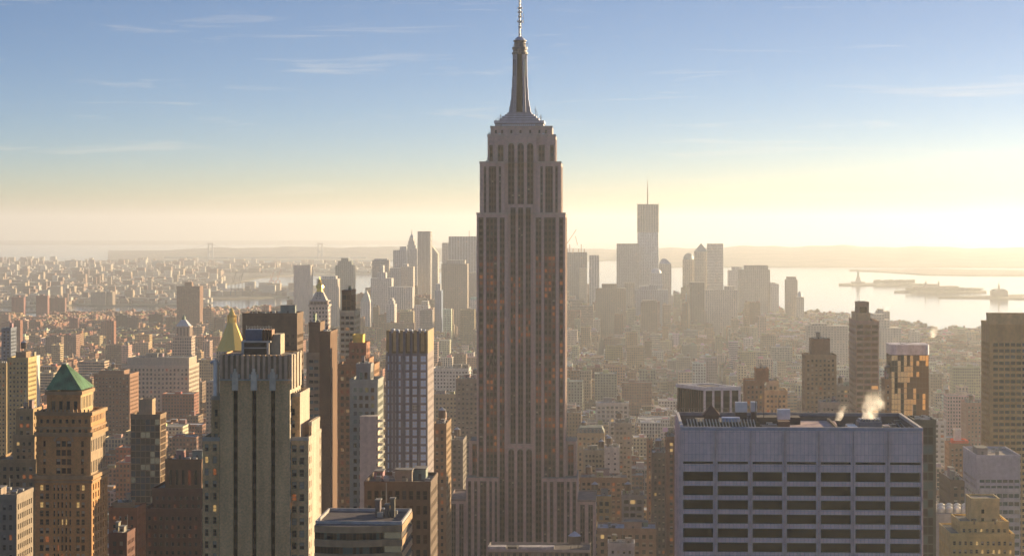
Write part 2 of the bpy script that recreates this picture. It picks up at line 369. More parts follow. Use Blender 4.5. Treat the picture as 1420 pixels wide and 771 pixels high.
def tower(name, label, D, tiers, cat='building', group=None, roof=True, glass=None, framec=(0.2, 0.17, 0.14), limit=100, detail=0, rtop=(2, 1), col=(0.4, 0.33, 0.26), wk='wall', roofc=(0.16, 0.15, 0.14), seed=None, occ=True, back=True, parap=1.1):
    """tiers: list of dicts from the lowest to the highest: x0,x1 (photo columns at its own front), top (photo row), off (m behind D), dep, and a window grid"""
    seed = seed if seed is not None else int(D + tiers[0]['x0'])
    random.seed(seed)
    t0 = tiers[0]; X0 = wx(t0['x0'], D); X1 = wx(t0['x1'], D); g = gz(D)
    root = thing(name, label, cat, ((X0 + X1) / 2, D + t0.get('dep', 20) / 2, g), group)
    walls = MB(); roofmb = MB(); par = MB(); ops = []; prev = g
    zvis = EYE - (800 - HZ) / F_PX * D
    for i, t in enumerate(tiers):
        Y0 = D + t.get('off', 0); Y1 = Y0 + t.get('dep', 20)
        x0, x1 = wx(t['x0'], Y0), wx(t['x1'], Y0); z1 = wz((t['x0'] + t['x1']) / 2, t['top'], Y0); z0 = prev
        c = t.get('col', col); k = t.get('wk', wk)
        w = t.get('win', None); sw = t.get('side', w)
        zb = max(z0, min(zvis, z1 - 3))
        if zb > z0: walls.prism(rect(x0, x1, Y0, Y1), z0, zb, 'facade' if w else k, c)
        H = z1 - zb
        for si, (P, U, W, sp_) in enumerate((((x0, Y0, zb), (1, 0, 0), x1 - x0, w), ((x1, Y0, zb), (0, 1, 0), Y1 - Y0, sw), ((x1, Y1, zb), (-1, 0, 0), x1 - x0, None), ((x0, Y1, zb), (0, -1, 0), Y1 - Y0, sw))):
            vis = si == 0 or (si == 1 and x1 < -5) or (si == 3 and x0 > 5)
            if sp_ and vis:
                cols = sp_['cols'](W) if callable(sp_.get('cols')) else spread(W, sp_.get('bay', 3), sp_.get('fw', .5), sp_.get('m', 1), sp_.get('m', 1))
                rows = spread(H - sp_.get('mt', 1.5), sp_.get('fl', 3.6), sp_.get('fh', .55), 0, 0)
                if sp_.get('full'): rows = [(0.5, H - sp_.get('mt', 1.5))]
                r = holes(walls, P, U, W, H, cols, rows, sp_.get('rec', .35), k, c)
                ops.extend((0 if si == 0 else 1, -o[0].z, o) for o in r)
            else:
                b = (P[0] + U[0] * W, P[1] + U[1] * W)
                walls.wallq((P[0], P[1]), b, zb, z1, 'facade' if sp_ else k, c, sp_.get('bay', 3) if sp_ else 3, sp_.get('fl', 3.6) if sp_ else 3.6)
        roofmb.face([(x0, Y0, z1), (x1, Y0, z1), (x1, Y1, z1), (x0, Y1, z1)], 'roof', roofc)
        if parap: parapet(par, x0, x1, Y0, Y1, z1, parap, c=tuple(min(1, q * 1.1) for q in c))
        if occ: OCC.append((t['x0'], t['x1'], t['top'], D))
        if i == 0: FOOT.append((x0 - 3, x1 + 3, Y0 - 3, Y1 + 3))
        top = (x0, x1, Y0, Y1, z1)
        prev = z1 - 0.0 if t.get('stack', True) else prev
        if not t.get('stack', True): pass
    part(walls, 'walls', root)
    part(roofmb, 'roof', root); 
    if par.v: part(par, 'parapet', root)
    ops.sort(key=lambda q: (q[0], q[1]))
    if ops: put_windows(root, [q[2] for q in ops], glass or G_OFFICE, framec, limit, detail)
    if rtop: rooftop(root, *top, n=rtop[0], tank=rtop[1], seed=seed + 5)
    root['top'] = list(top); del root['top']
    return root, top

# ================================================================== SETTING: water, land, haze
def sheet(name, rows, mk, z_off, kind='structure', skirt=0.0, hfun=None):
    """rows: list of (photo column, near distance, far distance) -> curved strip of land or water"""
    mb = MB(); NR = 14
    grid = []
    for px, dn, df in rows:
        c_ = []
        for i in range(NR + 1):
            d = dn * (df / dn) ** (i / NR); h = hfun(px, i / NR) if hfun else 0
            c_.append((wx(px, d), d, drop(d) + z_off + h))
        grid.append(c_)
    for a, b in zip(grid, grid[1:]):
        for i in range(NR): mb.face([a[i], b[i], b[i + 1], a[i + 1]], mk)
        if skirt:
            lo = lambda p: (p[0], p[1], p[2] - skirt)
            mb.face([lo(a[0]), lo(b[0]), b[0], a[0]], mk); mb.face([a[-1], b[-1], lo(b[-1]), lo(a[-1])], mk)
    o = mb.build(name); o['kind'] = kind; return o
# water: one curved sheet to the horizon
mb = MB(); rings = [0, 300, 700, 1200, 2000, 3000, 4000, 5000, 6500, 8000, 10000, 12500, 15000, 18000, 22000, 27000, 33000, 40000, 48000, 56000, 64000]
NA = 72
for r0, r1 in zip(rings, rings[1:]):
    for i in range(NA):
        a, b = 2 * math.pi * i / NA, 2 * math.pi * (i + 1) / NA
        P = lambda r, t: (r * math.sin(t), r * math.cos(t), drop(r) - 6)
        mb.face([P(r0, a), P(r1, a), P(r1, b), P(r0, b)] if r0 else [P(0, a), P(r1, a), P(r1, b)], 'water')
o = mb.build('water', smooth=True); o['kind'] = 'structure'
# Manhattan ground as polygon, gridded with the curvature
def inpoly(x, y, poly):
    ins = False; n = len(poly)
    for i in range(n):
        x1, y1 = poly[i]; x2, y2 = poly[(i + 1) % n]
        if (y1 > y) != (y2 > y) and x < (x2 - x1) * (y - y1) / (y2 - y1) + x1: ins = not ins
    return ins
MAN = [(-3000, -900), (-3000, 5200), (-2200, 5450), (-1500, 5950), (-1300, 6250), (-950, 6450), (-500, 6750), (-50, 6950), (330, 6800), (520, 6000), (740, 5080), (850, 4880), (1150, 4300), (1400, 3500), (1700, 1500), (1800, -900)]
mb = MB(); ys = list(range(-900, 7000, 150))
def xr(y):
    xs = []
    n = len(MAN)
    for i in range(n):
        (x1, y1), (x2, y2) = MAN[i], MAN[(i + 1) % n]
        if (y1 > y) != (y2 > y): xs.append(x1 + (y - y1) * (x2 - x1) / (y2 - y1))
    return (min(xs), max(xs)) if xs else None
def gd(x, y): return (x, y, drop(y) - 0.0)
for y0, y1 in zip(ys, ys[1:] + [6950]):
    a, b = xr(y0 + .5), xr(min(y1, 6949) - .5)
    if a and b:
        mb.face([gd(a[0], y0), gd(a[1], y0), gd(b[1], y1), gd(b[0], y1)], 'asphalt')
        for s_ in (0, 1): mb.face([(a[s_], y0, drop(y0) - 9), (b[s_], y1, drop(y1) - 9), gd(b[s_], y1), gd(a[s_], y0)], 'ground')
o = mb.build('ground'); o['kind'] = 'structure'

# other shores: (column, near, far)
BKN = [(-150, 6700, 15500), (0, 6850, 15500), (90, 6950, 15300), (122, 7250, 15300), (132, 8350, 15200), (175, 8450, 15200), (240, 8500, 15000), (286, 8600, 14800), (296, 9300, 14700), (330, 9800, 14600), (360, 10800, 14500), (420, 11300, 14300), (480, 11600, 14000), (560, 11800, 13800), (620, 12500, 13000)]
BKF = [(100, 7050, 7120), (132, 6980, 7850), (200, 7000, 7900), (250, 7050, 7750), (282, 7150, 7400)]
sheet('brooklyn_land', BKN, 'far_land', -2, skirt=8)
sheet('brooklyn_shore_land', BKF, 'far_land', -2, skirt=8)
sheet('pier_land', [(284, 7500, 8300), (320, 7600, 8500), (350, 7700, 8900), (380, 7850, 9200), (412, 8050, 9300), (450, 8600, 9300)], 'far_land', -2, skirt=8)
def hill(px, t):
    e = math.sin(math.pi * min(1, max(0, t)))
    prof = np.interp(px, [150, 260, 300, 450, 700, 860, 930, 1000, 1100, 1200, 1420, 1600], [14, 45, 62, 70, 66, 50, 74, 84, 96, 92, 74, 80])
    return prof * e * (1 + 0.08 * math.sin(px * .05) + .05 * math.sin(px * .13))
sheet('staten_island_hills', [(p, 16500 if p < 860 else 13800, 24000) for p in range(150, 1640, 12)], 'far_land', -3, skirt=6, hfun=hill)
sheet('far_shore', [(p, 36000, 47000) for p in range(-300, 700, 40)], 'far_land', 4, skirt=8, hfun=lambda p, t: 42 * math.sin(math.pi * t))
for nm, rows, hf in (('liberty_island_land', [(1163, 9580, 9640), (1180, 9500, 9800), (1215, 9500, 9850), (1250, 9550, 9800), (1282, 9600, 9640)], 4),
                     ('ellis_island_land', [(1240, 8560, 8600), (1262, 8480, 8800), (1300, 8450, 8850), (1345, 8470, 8800), (1368, 8560, 8620)], 3),
                     ('pier_shore_land', [(1302, 7930, 7950), (1340, 7900, 7960), (1380, 7820, 8150), (1440, 7750, 8300), (1520, 7700, 8400)], 2),
                     ('bayonne_land', [(1178, 12700, 12900), (1230, 12300, 13100), (1285, 11600, 13300), (1345, 11500, 13000), (1440, 11450, 12900), (1600, 11400, 12900)], 3),
                     ('governors_island_land', [(1010, 8300, 8600), (1060, 8200, 8900), (1120, 8400, 8700)], 3)):
    if nm.startswith('governors'): continue
    sheet(nm, rows, 'far_land', -2, skirt=6, hfun=lambda p, t, hf=hf: hf * math.sin(math.pi * t))

hz = MB(); hz.box(-60000, 60000, -4000, 62000, -420, 455, 'haze', bottom=True)
mh = bpy.data.materials.new('haze'); mh.use_nodes = True; tn = mh.node_tree; tn.nodes.clear()
ho = tn.nodes.new('ShaderNodeOutputMaterial'); hv = tn.nodes.new('ShaderNodeVolumePrincipled')
hv.inputs['Color'].default_value = HAZE_COLOR; hv.inputs['Density'].default_value = HAZE_DENSITY; hv.inputs['Anisotropy'].default_value = HAZE_G
tn.links.new(hv.outputs[0], ho.inputs['Volume']); MAT['haze'] = mh
o = hz.build('haze'); o['kind'] = 'stuff'

# ================================================================== EMPIRE STATE BUILDING
DE = 1300.0
def ex(px): return wx(px, DE)
def ez(py): return wz(722, py, DE)
LIME = (0.58, 0.43, 0.38); SPAN = (0.105, 0.07, 0.065)
esb = thing('art_deco_skyscraper', 'towering limestone art deco skyscraper with stepped crown and antenna mast, tallest of all', 'skyscraper', (ex(722), DE + 20, 0))
FOOT.append((ex(618), ex(832), DE - 45, DE + 75)); OCC.extend([(662, 785, 297, DE), (647, 801, 600, DE), (624, 826, 693, DE)])
FL = 3.72
rs = random.Random(3)
def esb_face(mb, sp, ops, xa, xb, y, z0, z1, groups, side=None, top=2.0, recess=1.1, nw=3):
    """art deco face: wide limestone piers, between them recessed dark strips with narrow piers between window columns"""
    W = xb - xa
    zt = z1 - top
    def P(u, d, z): return (xa + u, y + d, z) if side is None else (side + d * (-1), y + u, z)   # d: depth behind the face
    def q(u0, u1, d, a, b, k, c, m=mb): m.face([P(u0, d, a), P(u1, d, a), P(u1, d, b), P(u0, d, b)], k, c, [(u0, a), (u1, a), (u1, b), (u0, b)])
    u = 0
    edges = [0]
    for (a, b, n) in groups:
        q(u, a, 0, z0, z1, 'wall', LIME)
        q(a, b, 0, zt, z1, 'wall', LIME)
        q(a, b, recess, z0, zt, 'wall', SPAN)                       # dark spandrel plane
        for (uu, s_) in ((a, 1), (b, -1)):                          # returns
            mb.face([P(uu, 0, z0), P(uu, recess, z0), P(uu, recess, zt), P(uu, 0, zt)], 'wall', LIME)
        mb.face([P(a, 0, zt), P(b, 0, zt), P(b, recess, zt), P(a, recess, zt)], 'wall', LIME)
        p = (b - a) / n
        for i in range(1, n):                                       # narrow piers
            c_ = a + p * i; h = p * 0.13
            q(c_ - h, c_ + h, recess * .35, z0, zt, 'wall', (0.20, 0.12, 0.105))
            for e_ in (-h, h): mb.face([P(c_ + e_, recess * .35, z0), P(c_ + e_, recess, z0), P(c_ + e_, recess, zt), P(c_ + e_, recess * .35, zt)], 'wall', (0.10, 0.07, 0.06))
        k = 0
        zz = zt - 0.5 - FL
        while zz > z0:
            for i in range(n):
                c_ = a + p * (i + .5)
                ops.append((P(c_, recess - .12, zz + FL * .52), p * .60, FL * .55, side is not None, zz, c_, (xa if side is None else 0)))
            zz -= FL
        u = b
    q(u, W, 0, z0, z1, 'wall', LIME)
def grp(W, spec):
    """spec: list of (start fraction, end fraction, windows)"""
    return [(a * W, b * W, n) for a, b, n in spec]
walls = MB(); ops = []; caps = MB()
ztop, zA, zB, z21, z30 = ez(188), ez(226), ez(297), ez(693), ez(613)
DEP = 41
# crown block y176..188 and centre bay
def solid(mb, x0, x1, y0, y1, z0, z1, c=LIME, rc=(0.2, 0.18, 0.17)): mb.box(x0, x1, y0, y1, z0, z1, 'wall', c, rk='roof', rc=rc, bottom=False)
GC = [(.10, .30, 2), (.40, .60, 2), (.70, .90, 2)]
GS = [(.16, .26, 1), (.36, .66, 3), (.76, .86, 1)]
xc0, xc1 = ex(700.5), ex(743)
CR = 3.4                                                             # how far the centre bay sits back
# shaft body behind faces (sides and back)
def shell(x0, x1, y0, y1, z0, z1):
    W = y1 - y0
    walls.wallq((x1, y1), (x0, y1), z0, z1, 'facade', LIME, 3, FL); walls.wallq((x0, y1), (x0, y0), z0, z1, 'facade', LIME, 3, FL)
    esb_face(walls, None, ops, 0, W, y0, z0, z1, grp(W, [(.08, .2, 2), (.28, .46, 3), (.54, .72, 3), (.80, .92, 2)]), side=x1)
    walls.face([(x0, y0, z1), (x1, y0, z1), (x1, y1, z1), (x0, y1, z1)], 'roof', (0.22, 0.2, 0.19))
zlow = ez(771) - 25
# tier 1: shaft y297 down
a0, a1 = ex(661), ex(704); b0, b1 = ex(739), ex(784)
esb_face(walls, None, ops, a0, a1, DE, z30 - 60, zB, grp(a1 - a0, [(.06, .22, 1), (.30, .66, 3), (.74, .90, 2)][0:3]))
esb_face(walls, None, ops, b0, b1, DE, z30 - 60, zB, grp(b1 - b0, [(.08, .26, 2), (.34, .70, 3), (.80, .94, 1)]))
esb_face(walls, None, ops, a1, b0, DE + CR, ez(616), zB + 6, grp(b0 - a1, GC))
for x, s_ in ((a1, 1), (b0, -1)): walls.face([(x, DE, 0), (x, DE + CR + 3, 0), (x, DE + CR + 3, zB), (x, DE, zB)], 'wall', LIME)
shell(a0, a0 + .01 if False else b1, DE, DE + DEP, 0, zB)
# fix: shell roofs the whole shaft; tier 2
c0, c1 = ex(665), ex(699.5); d0, d1 = ex(743.5), ex(778)
esb_face(walls, None, ops, c0, c1, DE + 2, zB, zA, grp(c1 - c0, GS)); esb_face(walls, None, ops, d0, d1, DE + 2, zB, zA, grp(d1 - d0, GS))
esb_face(walls, None, ops, c1, d0, DE + 5, zB, ztop + 0, grp(d0 - c1, GC), top=4.5)
for x in (c1, d0): walls.face([(x, DE + 2, zB), (x, DE + 8, zB), (x, DE + 8, zA), (x, DE + 2, zA)], 'wall', LIME)
shell(c0, d1, DE + 2, DE + DEP - 3, zB, zA)
# tier 3 y188..226
e0, e1 = ex(675), ex(770)
esb_face(walls, None, ops, e0, c1, DE + 8, zA, ztop, grp(c1 - e0, [(.1, .3, 1), (.58, .9, 2)]), top=5.5); esb_face(walls, None, ops, d0, e1, DE + 8, zA, ztop, grp(e1 - d0, [(.1, .42, 2), (.7, .9, 1)]), top=5.5)
shell(e0, e1, DE + 8, DE + DEP - 8, zA, ztop)
for x in (c1, d0): walls.face([(x, DE + 5, zA), (x, DE + 9, zA), (x, DE + 9, ztop), (x, DE + 5, ztop)], 'wall', LIME)
zc = ez(176)
f0, f1 = ex(679), ex(765)
r_ = holes(walls, (f0, DE + 9, ztop), (1, 0, 0), f1 - f0, zc - ztop, [(2.6, 3.8), (6.4, 7.6), (12, 13.2), (17.6, 18.8), (23.4, 24.6), (29, 30.2), (33, 34.2)], [(1.6, 3.6)], .5, 'wall', LIME)
for p_, w_, h_, U_ in r_: ops.append((tuple(p_), w_, h_, False, ztop, 0, 0))
walls.wallq((f1, DE + 9), (f1, DE + DEP - 9), ztop, zc, 'wall', LIME); walls.wallq((f1, DE + DEP - 9), (f0, DE + DEP - 9), ztop, zc, 'wall', LIME); walls.wallq((f0, DE + DEP - 9), (f0, DE + 9), ztop, zc, 'wall', LIME)
walls.face([(f0, DE + 9, zc), (f1, DE + 9, zc), (f1, DE + DEP - 9, zc), (f0, DE + DEP - 9, zc)], 'roof', (.25, .24, .24))
# lower masses
esb_face(walls, None, ops, ex(701), ex(742), DE - 2, ez(800), ez(615), grp(ex(742) - ex(701), GC), top=3.0)          # projecting arched centre
walls.box(ex(701), ex(742), DE - 1.9 + 1.2, DE + CR, ez(800), ez(616), 'wall', LIME, bottom=False)
for x0_, x1_, yy, zt_, gg in ((649, 664.5, DE + 8, z30, [(.3, .8, 2)]), (783, 799, DE + 8, z30, [(.25, .75, 2)])):
    X0_, X1_ = ex(x0_), ex(x1_)
    esb_face(walls, None, ops, X0_, X1_, yy, 0, zt_, grp(X1_ - X0_, gg)); walls.box(X0_ + .05, X1_ - .05, yy + 1.2, yy + 26, 0, zt_ - .05, 'wall', LIME, rk='roof', rc=(.2, .18, .17), bottom=False)
for x0_, x1_, gg in ((647, 692, [(.06, .16, 1), (.25, .35, 1), (.43, .63, 2), (.72, .80, 1), (.88, .96, 1)]), (752, 801, [(.04, .14, 1), (.22, .32, 1), (.42, .62, 2), (.70, .78, 1), (.86, .96, 1)])):
    X0_, X1_ = ex(x0_), ex(x1_)
    esb_face(walls, None, ops, X0_, X1_, DE - 6, 0, ez(661), grp(X1_ - X0_, gg)); walls.box(X0_ + .05, X1_ - .05, DE - 4.8, DE + 40, 0, ez(661) - .05, 'wall', LIME, rk='roof', rc=(.2, .18, .17), bottom=False)
for x0_, x1_, gg in ((623, 647, [(.15, .4, 2), (.6, .85, 2)]), (801, 826, [(.15, .4, 2), (.6, .85, 2)])):
    X0_, X1_ = ex(x0_), ex(x1_)
    esb_face(walls, None, ops, X0_, X1_, DE - 4, 0, ez(693), grp(X1_ - X0_, gg)); walls.box(X0_ + .05, X1_ - .05, DE - 2.8, DE + 44, 0, ez(693) - .05, 'wall', LIME, rk='roof', rc=(.24, .16, .15), bottom=False)
    caps = MB(); parapet(caps, X0_, X1_, DE - 4, DE + 44, ez(693), .9, c=(.3, .22, .2)); part(caps, 'parapet', esb)
part(walls, 'walls', esb)
for x0_, x1_, yb, zt_ in ((661, 704, DE, zB), (739, 784, DE, zB), (665, 699.5, DE + 2, zA), (743.5, 778, DE + 2, zA), (675, 699, DE + 8, ztop), (744, 770, DE + 8, ztop), (679, 765, DE + 9, zc)):
    X0_, X1_ = ex(x0_), ex(x1_); caps = MB(); caps.box(X0_ - .25, X1_ + .25, yb - .25, yb + .5, zt_ - .5, zt_ + .9, 'wall', (.56, .44, .38)); part(caps, 'parapet', esb)
# windows
def esb_glass(o):
    (p, w, h, side, z, c_, xa) = o
    py = topx(p[0], p[1], p[2])[1]
    if side: return rs.choices(['glass_dark', 'glass_gold_tint', 'half'], [4, 3, 1])[0]
    if py < 300: return rs.choices(['glass_black', 'glass_red', 'glass_grey', 'half', 'lit_yellow'], [7, 4, .5, .35, .05])[0]
    row = int(z / FL)
    bayi = int((p[0] - a0) / 9.0)                              # offices are lit floor by floor, bay by bay
    rr_ = random.Random(row * 31 + bayi * 7 + 5); hot = rr_.random()
    px_ = topx(p[0], p[1], p[2])[0]
    core = 350 < py < 640 and not (py > 500 and 700 < px_ < 742)
    if core and hot > .30 and rs.random() < .85:
        return rs.choices(['lit_orange', 'lit_dim', 'glass_red', 'lit_yellow'], [1.2, 5, 2, .04] if hot < .75 else [4, 3, 1, .1])[0]
    return rs.choices(['glass_black', 'glass_red', 'glass_dark', 'half', 'glass_grey'], [7, 3, 1, .5, .3])[0]
ops = [(o, esb_glass(o)) for o in ops]
front = [o for o in ops if not o[0][3] and o[0][2] > ez(775)]
rest = [o for o in ops if o[0][3] or not (o[0][2] > ez(775))] if False else [o for o in ops if o not in front] if len(ops) < 50 else None
fs = set(id(o) for o in front); rest = [o for o in ops if id(o) not in fs]
rs.shuffle(front); front.sort(key=lambda o: 0 if o[1] in ('lit_yellow', 'lit_orange') else 1)
def winobj(p, w, h, g, root, fc=(.15, .1, .09)):
    me = window_mesh(w, h, g, fc, 0); o = bpy.data.objects.new('window', me); COL.objects.link(o); o.parent = root; o.location = Vector(p) - wloc(root)
    if g.startswith('lit'): o['label'] = 'lit window glowing orange'
for (p, w, h, *_), g in [o for o in front[:100]]: winobj(p, w, h, g, esb)
mb = MB()
for (p, w, h, side, *_), g in front[100:] + rest:
    if side: mb.face([(p[0], p[1] - w / 2, p[2] - h / 2), (p[0], p[1] + w / 2, p[2] - h / 2), (p[0], p[1] + w / 2, p[2] + h / 2), (p[0], p[1] - w / 2, p[2] + h / 2)], g)
    elif g == 'half':
        mb.face([(p[0] - w / 2, p[1], p[2] - h / 2), (p[0] + w / 2, p[1], p[2] - h / 2), (p[0] + w / 2, p[1], p[2]), (p[0] - w / 2, p[1], p[2])], 'glass_dark')
        mb.face([(p[0] - w / 2, p[1], p[2]), (p[0] + w / 2, p[1], p[2]), (p[0] + w / 2, p[1], p[2] + h / 2), (p[0] - w / 2, p[1], p[2] + h / 2)], 'blind')
    else: mb.face([(p[0] - w / 2, p[1], p[2] - h / 2), (p[0] + w / 2, p[1], p[2] - h / 2), (p[0] + w / 2, p[1], p[2] + h / 2), (p[0] - w / 2, p[1], p[2] + h / 2)], g)
part(mb, 'window_rows', esb, kind='stuff')
# arches over the three centre strips (top of shaft and of the lower projecting bay)
mb = MB()
for (xL, xR, yy, zt_) in ((c1, d0, DE + 5, ztop - 4.5), (ex(701), ex(742), DE - 2, ez(615) - 3)):
    W = xR - xL
    for a, b, n in GC:
        u0, u1 = xL + a * W, xL + b * W; cx = (u0 + u1) / 2; r = (u1 - u0) / 2
        prev = None; mb = MB()
        for i in range(9):
            t = math.pi * i / 8; p = (cx - r * math.cos(t), zt_ - 2.2 + 2.2 * math.sin(t))
            if prev: mb.face([(prev[0], yy - .02, prev[1]), (p[0], yy - .02, p[1]), (p[0], yy - .02, zt_ + .6), (prev[0], yy - .02, zt_ + .6)], 'wall', (.46, .38, .32))
            prev = p
        part(mb, 'window_arch', esb)
# metal crown: stepped tiers, then the mooring mast
MET = (0.55, 0.55, 0.62)
ymid = DE + DEP / 2
def centred(mb, pxw, za, zb, pxw2=None, dep=None, k='metal', c=MET, cxp=721):
    w = (pxw / 2) * DE / F_PX; w2 = (pxw2 if pxw2 is not None else pxw) / 2 * DE / F_PX; X = wx(cxp, ymid); d = dep or w
    mb.loft([(za, rect(X - w, X + w, ymid - min(d, w), ymid + min(d, w))), (zb, rect(X - w2, X + w2, ymid - min(d, w2), ymid + min(d, w2)))], k, c)
obs = MB(); hfp = DE / F_PX
XM = wx(721, ymid)
centred(obs, 68, zc, ez(171), dep=10, c=(.42, .42, .5)); part(obs, 'observatory_base', esb)
g_ = MB(); 
for i in range(17): 
    x = XM - 22.5 * hfp + i * 45 * hfp / 16.5; g_.box(x - .45, x + .45, ymid - 10.6, ymid - 10.05, zc + .4, ez(171.8), 'glass_sky')
part(g_, 'observatory_glazing', esb)
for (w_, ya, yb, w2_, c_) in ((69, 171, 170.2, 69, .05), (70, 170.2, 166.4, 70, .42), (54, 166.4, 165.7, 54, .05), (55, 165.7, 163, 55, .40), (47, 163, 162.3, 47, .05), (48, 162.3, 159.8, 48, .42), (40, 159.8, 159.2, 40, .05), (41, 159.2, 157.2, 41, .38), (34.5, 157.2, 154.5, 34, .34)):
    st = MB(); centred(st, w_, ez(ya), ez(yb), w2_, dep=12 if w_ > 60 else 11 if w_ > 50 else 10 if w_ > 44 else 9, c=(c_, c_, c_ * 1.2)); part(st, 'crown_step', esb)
ms = MB()
for a, b, wa, wb in ((155, 146, 31, 29), (146, 137.5, 27.5, 26), (137.5, 137, 24.6, 24.6), (137, 120, 24.4, 23), (120, 104, 22, 21.5), (104, 72, 20.5, 20)):
    w, w2 = wa / 2 * hfp * 1.0, wb / 2 * hfp
    def cross(w, t): return [(XM - w, ymid - t), (XM - t, ymid - t), (XM - t, ymid - w), (XM + t, ymid - w), (XM + t, ymid - t), (XM + w, ymid - t), (XM + w, ymid + t), (XM + t, ymid + t), (XM + t, ymid + w), (XM - t, ymid + w), (XM - t, ymid + t), (XM - w, ymid + t)]
    ms.loft([(ez(a), cross(w, w * .55)), (ez(b), cross(w2, w2 * .55))], 'metal', (.26, .27, .34))
for sx_ in (-1, 1):                                                  # wing fins standing beside the glazed strip
    for u, w0, w1 in ((2.15, .34, .3), (3.0, .2, .16)):
        ms.loft([(ez(154), rect(XM + sx_ * u * 1.25 - w0, XM + sx_ * u * 1.25 + w0, ymid - 8.2, ymid - 4)), (ez(104), rect(XM + sx_ * u - w1, XM + sx_ * u + w1, ymid - 5.3, ymid - 4)), (ez(73), rect(XM + sx_ * u - w1, XM + sx_ * u + w1, ymid - 4.9, ymid - 4))], 'metal', (.46, .46, .54))
part(ms, 'mooring_mast', esb)
wn_ = MB()
wn_.loft([(ez(154), rect(XM - 1.7, XM + 1.7, ymid - 8.6, ymid - 2)), (ez(72), rect(XM - 1.35, XM + 1.35, ymid - 5.0, ymid - 2))], 'glass_black', (.035, .028, .025))
for sx_ in (-1, 1):
    wn_.box(XM + sx_ * 3.1 - .65, XM + sx_ * 3.1 + .65, ymid - 4.45, ymid - 4.1, ez(103), ez(80), 'glass_dark' if sx_ < 0 else 'glass_gold_tint')
part(wn_, 'mast_glazing', esb)
tp = MB()
tp.loft([(ez(73), ngon(XM, ymid, 4.4, 16)), (ez(72), ngon(XM, ymid, 5.0, 16)), (ez(69.5), ngon(XM, ymid, 5.0, 16)), (ez(69), ngon(XM, ymid, 4.3, 16)), (ez(66), ngon(XM, ymid, 4.3, 16)), (ez(65.5), ngon(XM, ymid, 4.8, 16)), (ez(62), ngon(XM, ymid, 4.8, 16)), (ez(61.5), ngon(XM, ymid, 3.6, 16)), (ez(55), ngon(XM, ymid, 3.5, 16)), (ez(54), ngon(XM, ymid, 4.1, 16)), (ez(52.5), ngon(XM, ymid, 4.1, 16))], 'metal', (.12, .11, .12))
part(tp, 'top_gallery', esb)
dm = MB(); dm.loft([(ez(52.5), ngon(XM, ymid, 3.4, 16)), (ez(50), ngon(XM, ymid, 2.8, 16)), (ez(48), ngon(XM, ymid, 1.7, 16)), (ez(47), ngon(XM, ymid, .9, 16))], 'metal', (.45, .5, .62)); part(dm, 'dome', esb)
an = MB(); WC = (.62, .62, .6)
z0_, z1_ = ez(47), ez(-72)
for i in range(4):
    t = math.pi / 4 + i * math.pi / 2; an.tube((XM + 1.1 * math.cos(t), ymid + 1.1 * math.sin(t), z0_), (XM + .55 * math.cos(t), ymid + .55 * math.sin(t), z1_), .17, 'metal', WC)
an.tube((XM, ymid, z0_), (XM, ymid, z1_ + 8), .45, 'metal', WC, n=8, r2=.2)
k_ = 0; zq = z0_
while zq < z1_ - 3:
    s_ = 1.1 - .5 * (zq - z0_) / (z1_ - z0_)
    for i in range(4):
        t = math.pi / 4 + i * math.pi / 2; t2 = t + math.pi / 2
        an.tube((XM + s_ * math.cos(t), ymid + s_ * math.sin(t), zq), (XM + s_ * math.cos(t2), ymid + s_ * math.sin(t2), zq + 2.0), .09, 'metal', WC)
    zq += 2.0
for py_, w_ in ((8, 2.3), (14, 2.3), (20, 1.9), (27, 2.8), (35, 1.6)):
    an.box(XM - w_ * .6, XM + w_ * .6, ymid - 1.2, ymid + 1.2, ez(py_), ez(py_ - 2.2), 'metal', (.55, .55, .53))
an.tube((XM + 2.2, ymid, ez(29)), (XM + 2.2, ymid, ez(15)), .18, 'metal', WC); an.tube((XM, ymid, ez(28)), (XM + 2.2, ymid, ez(28)), .15, 'metal', WC)
part(an, 'antenna_mast', esb)
rs2 = random.Random(11)
for i in range(26):                       # small aerials and dishes on the crown ledges
    sx_ = rs2.choice((-1, 1)); lv = rs2.choice(((34, 169.5, 7), (30, 165, 6), (26, 162, 9), (11, 60, 3), (43, 188, 4), (56, 226, 5), (12, 100, 4)))
    if lv[0] in (43, 56): xx = XM + sx_ * rs2.uniform(lv[0] - 16, lv[0] - 1) * hfp; yy = DE + (9 if lv[0] == 43 else 3)
    else: xx = XM + sx_ * rs2.uniform(lv[0] - 5, lv[0]) * hfp; yy = ymid - rs2.uniform(-6, 9) if lv[0] > 20 else ymid
    m_ = MB(); h_ = rs2.uniform(.5, 1) * lv[2] * .9; z_ = ez(lv[1]) - .5
    m_.tube((xx, yy, z_), (xx, yy, z_ + h_), .14, 'metal', (.4, .38, .36)); m_.tube((xx - .7, yy, z_ + h_ * .7), (xx + .7, yy, z_ + h_ * .7), .12, 'metal', (.45, .42, .4))
    if lv[0] in (43, 56): m_.loft([(z_ + .6, ngon(xx, yy - .3, .9, 8)), (z_ + 2.0, ngon(xx, yy - .3, .9, 8))], 'metal', (.7, .68, .66))
    part(m_, 'antenna', esb)

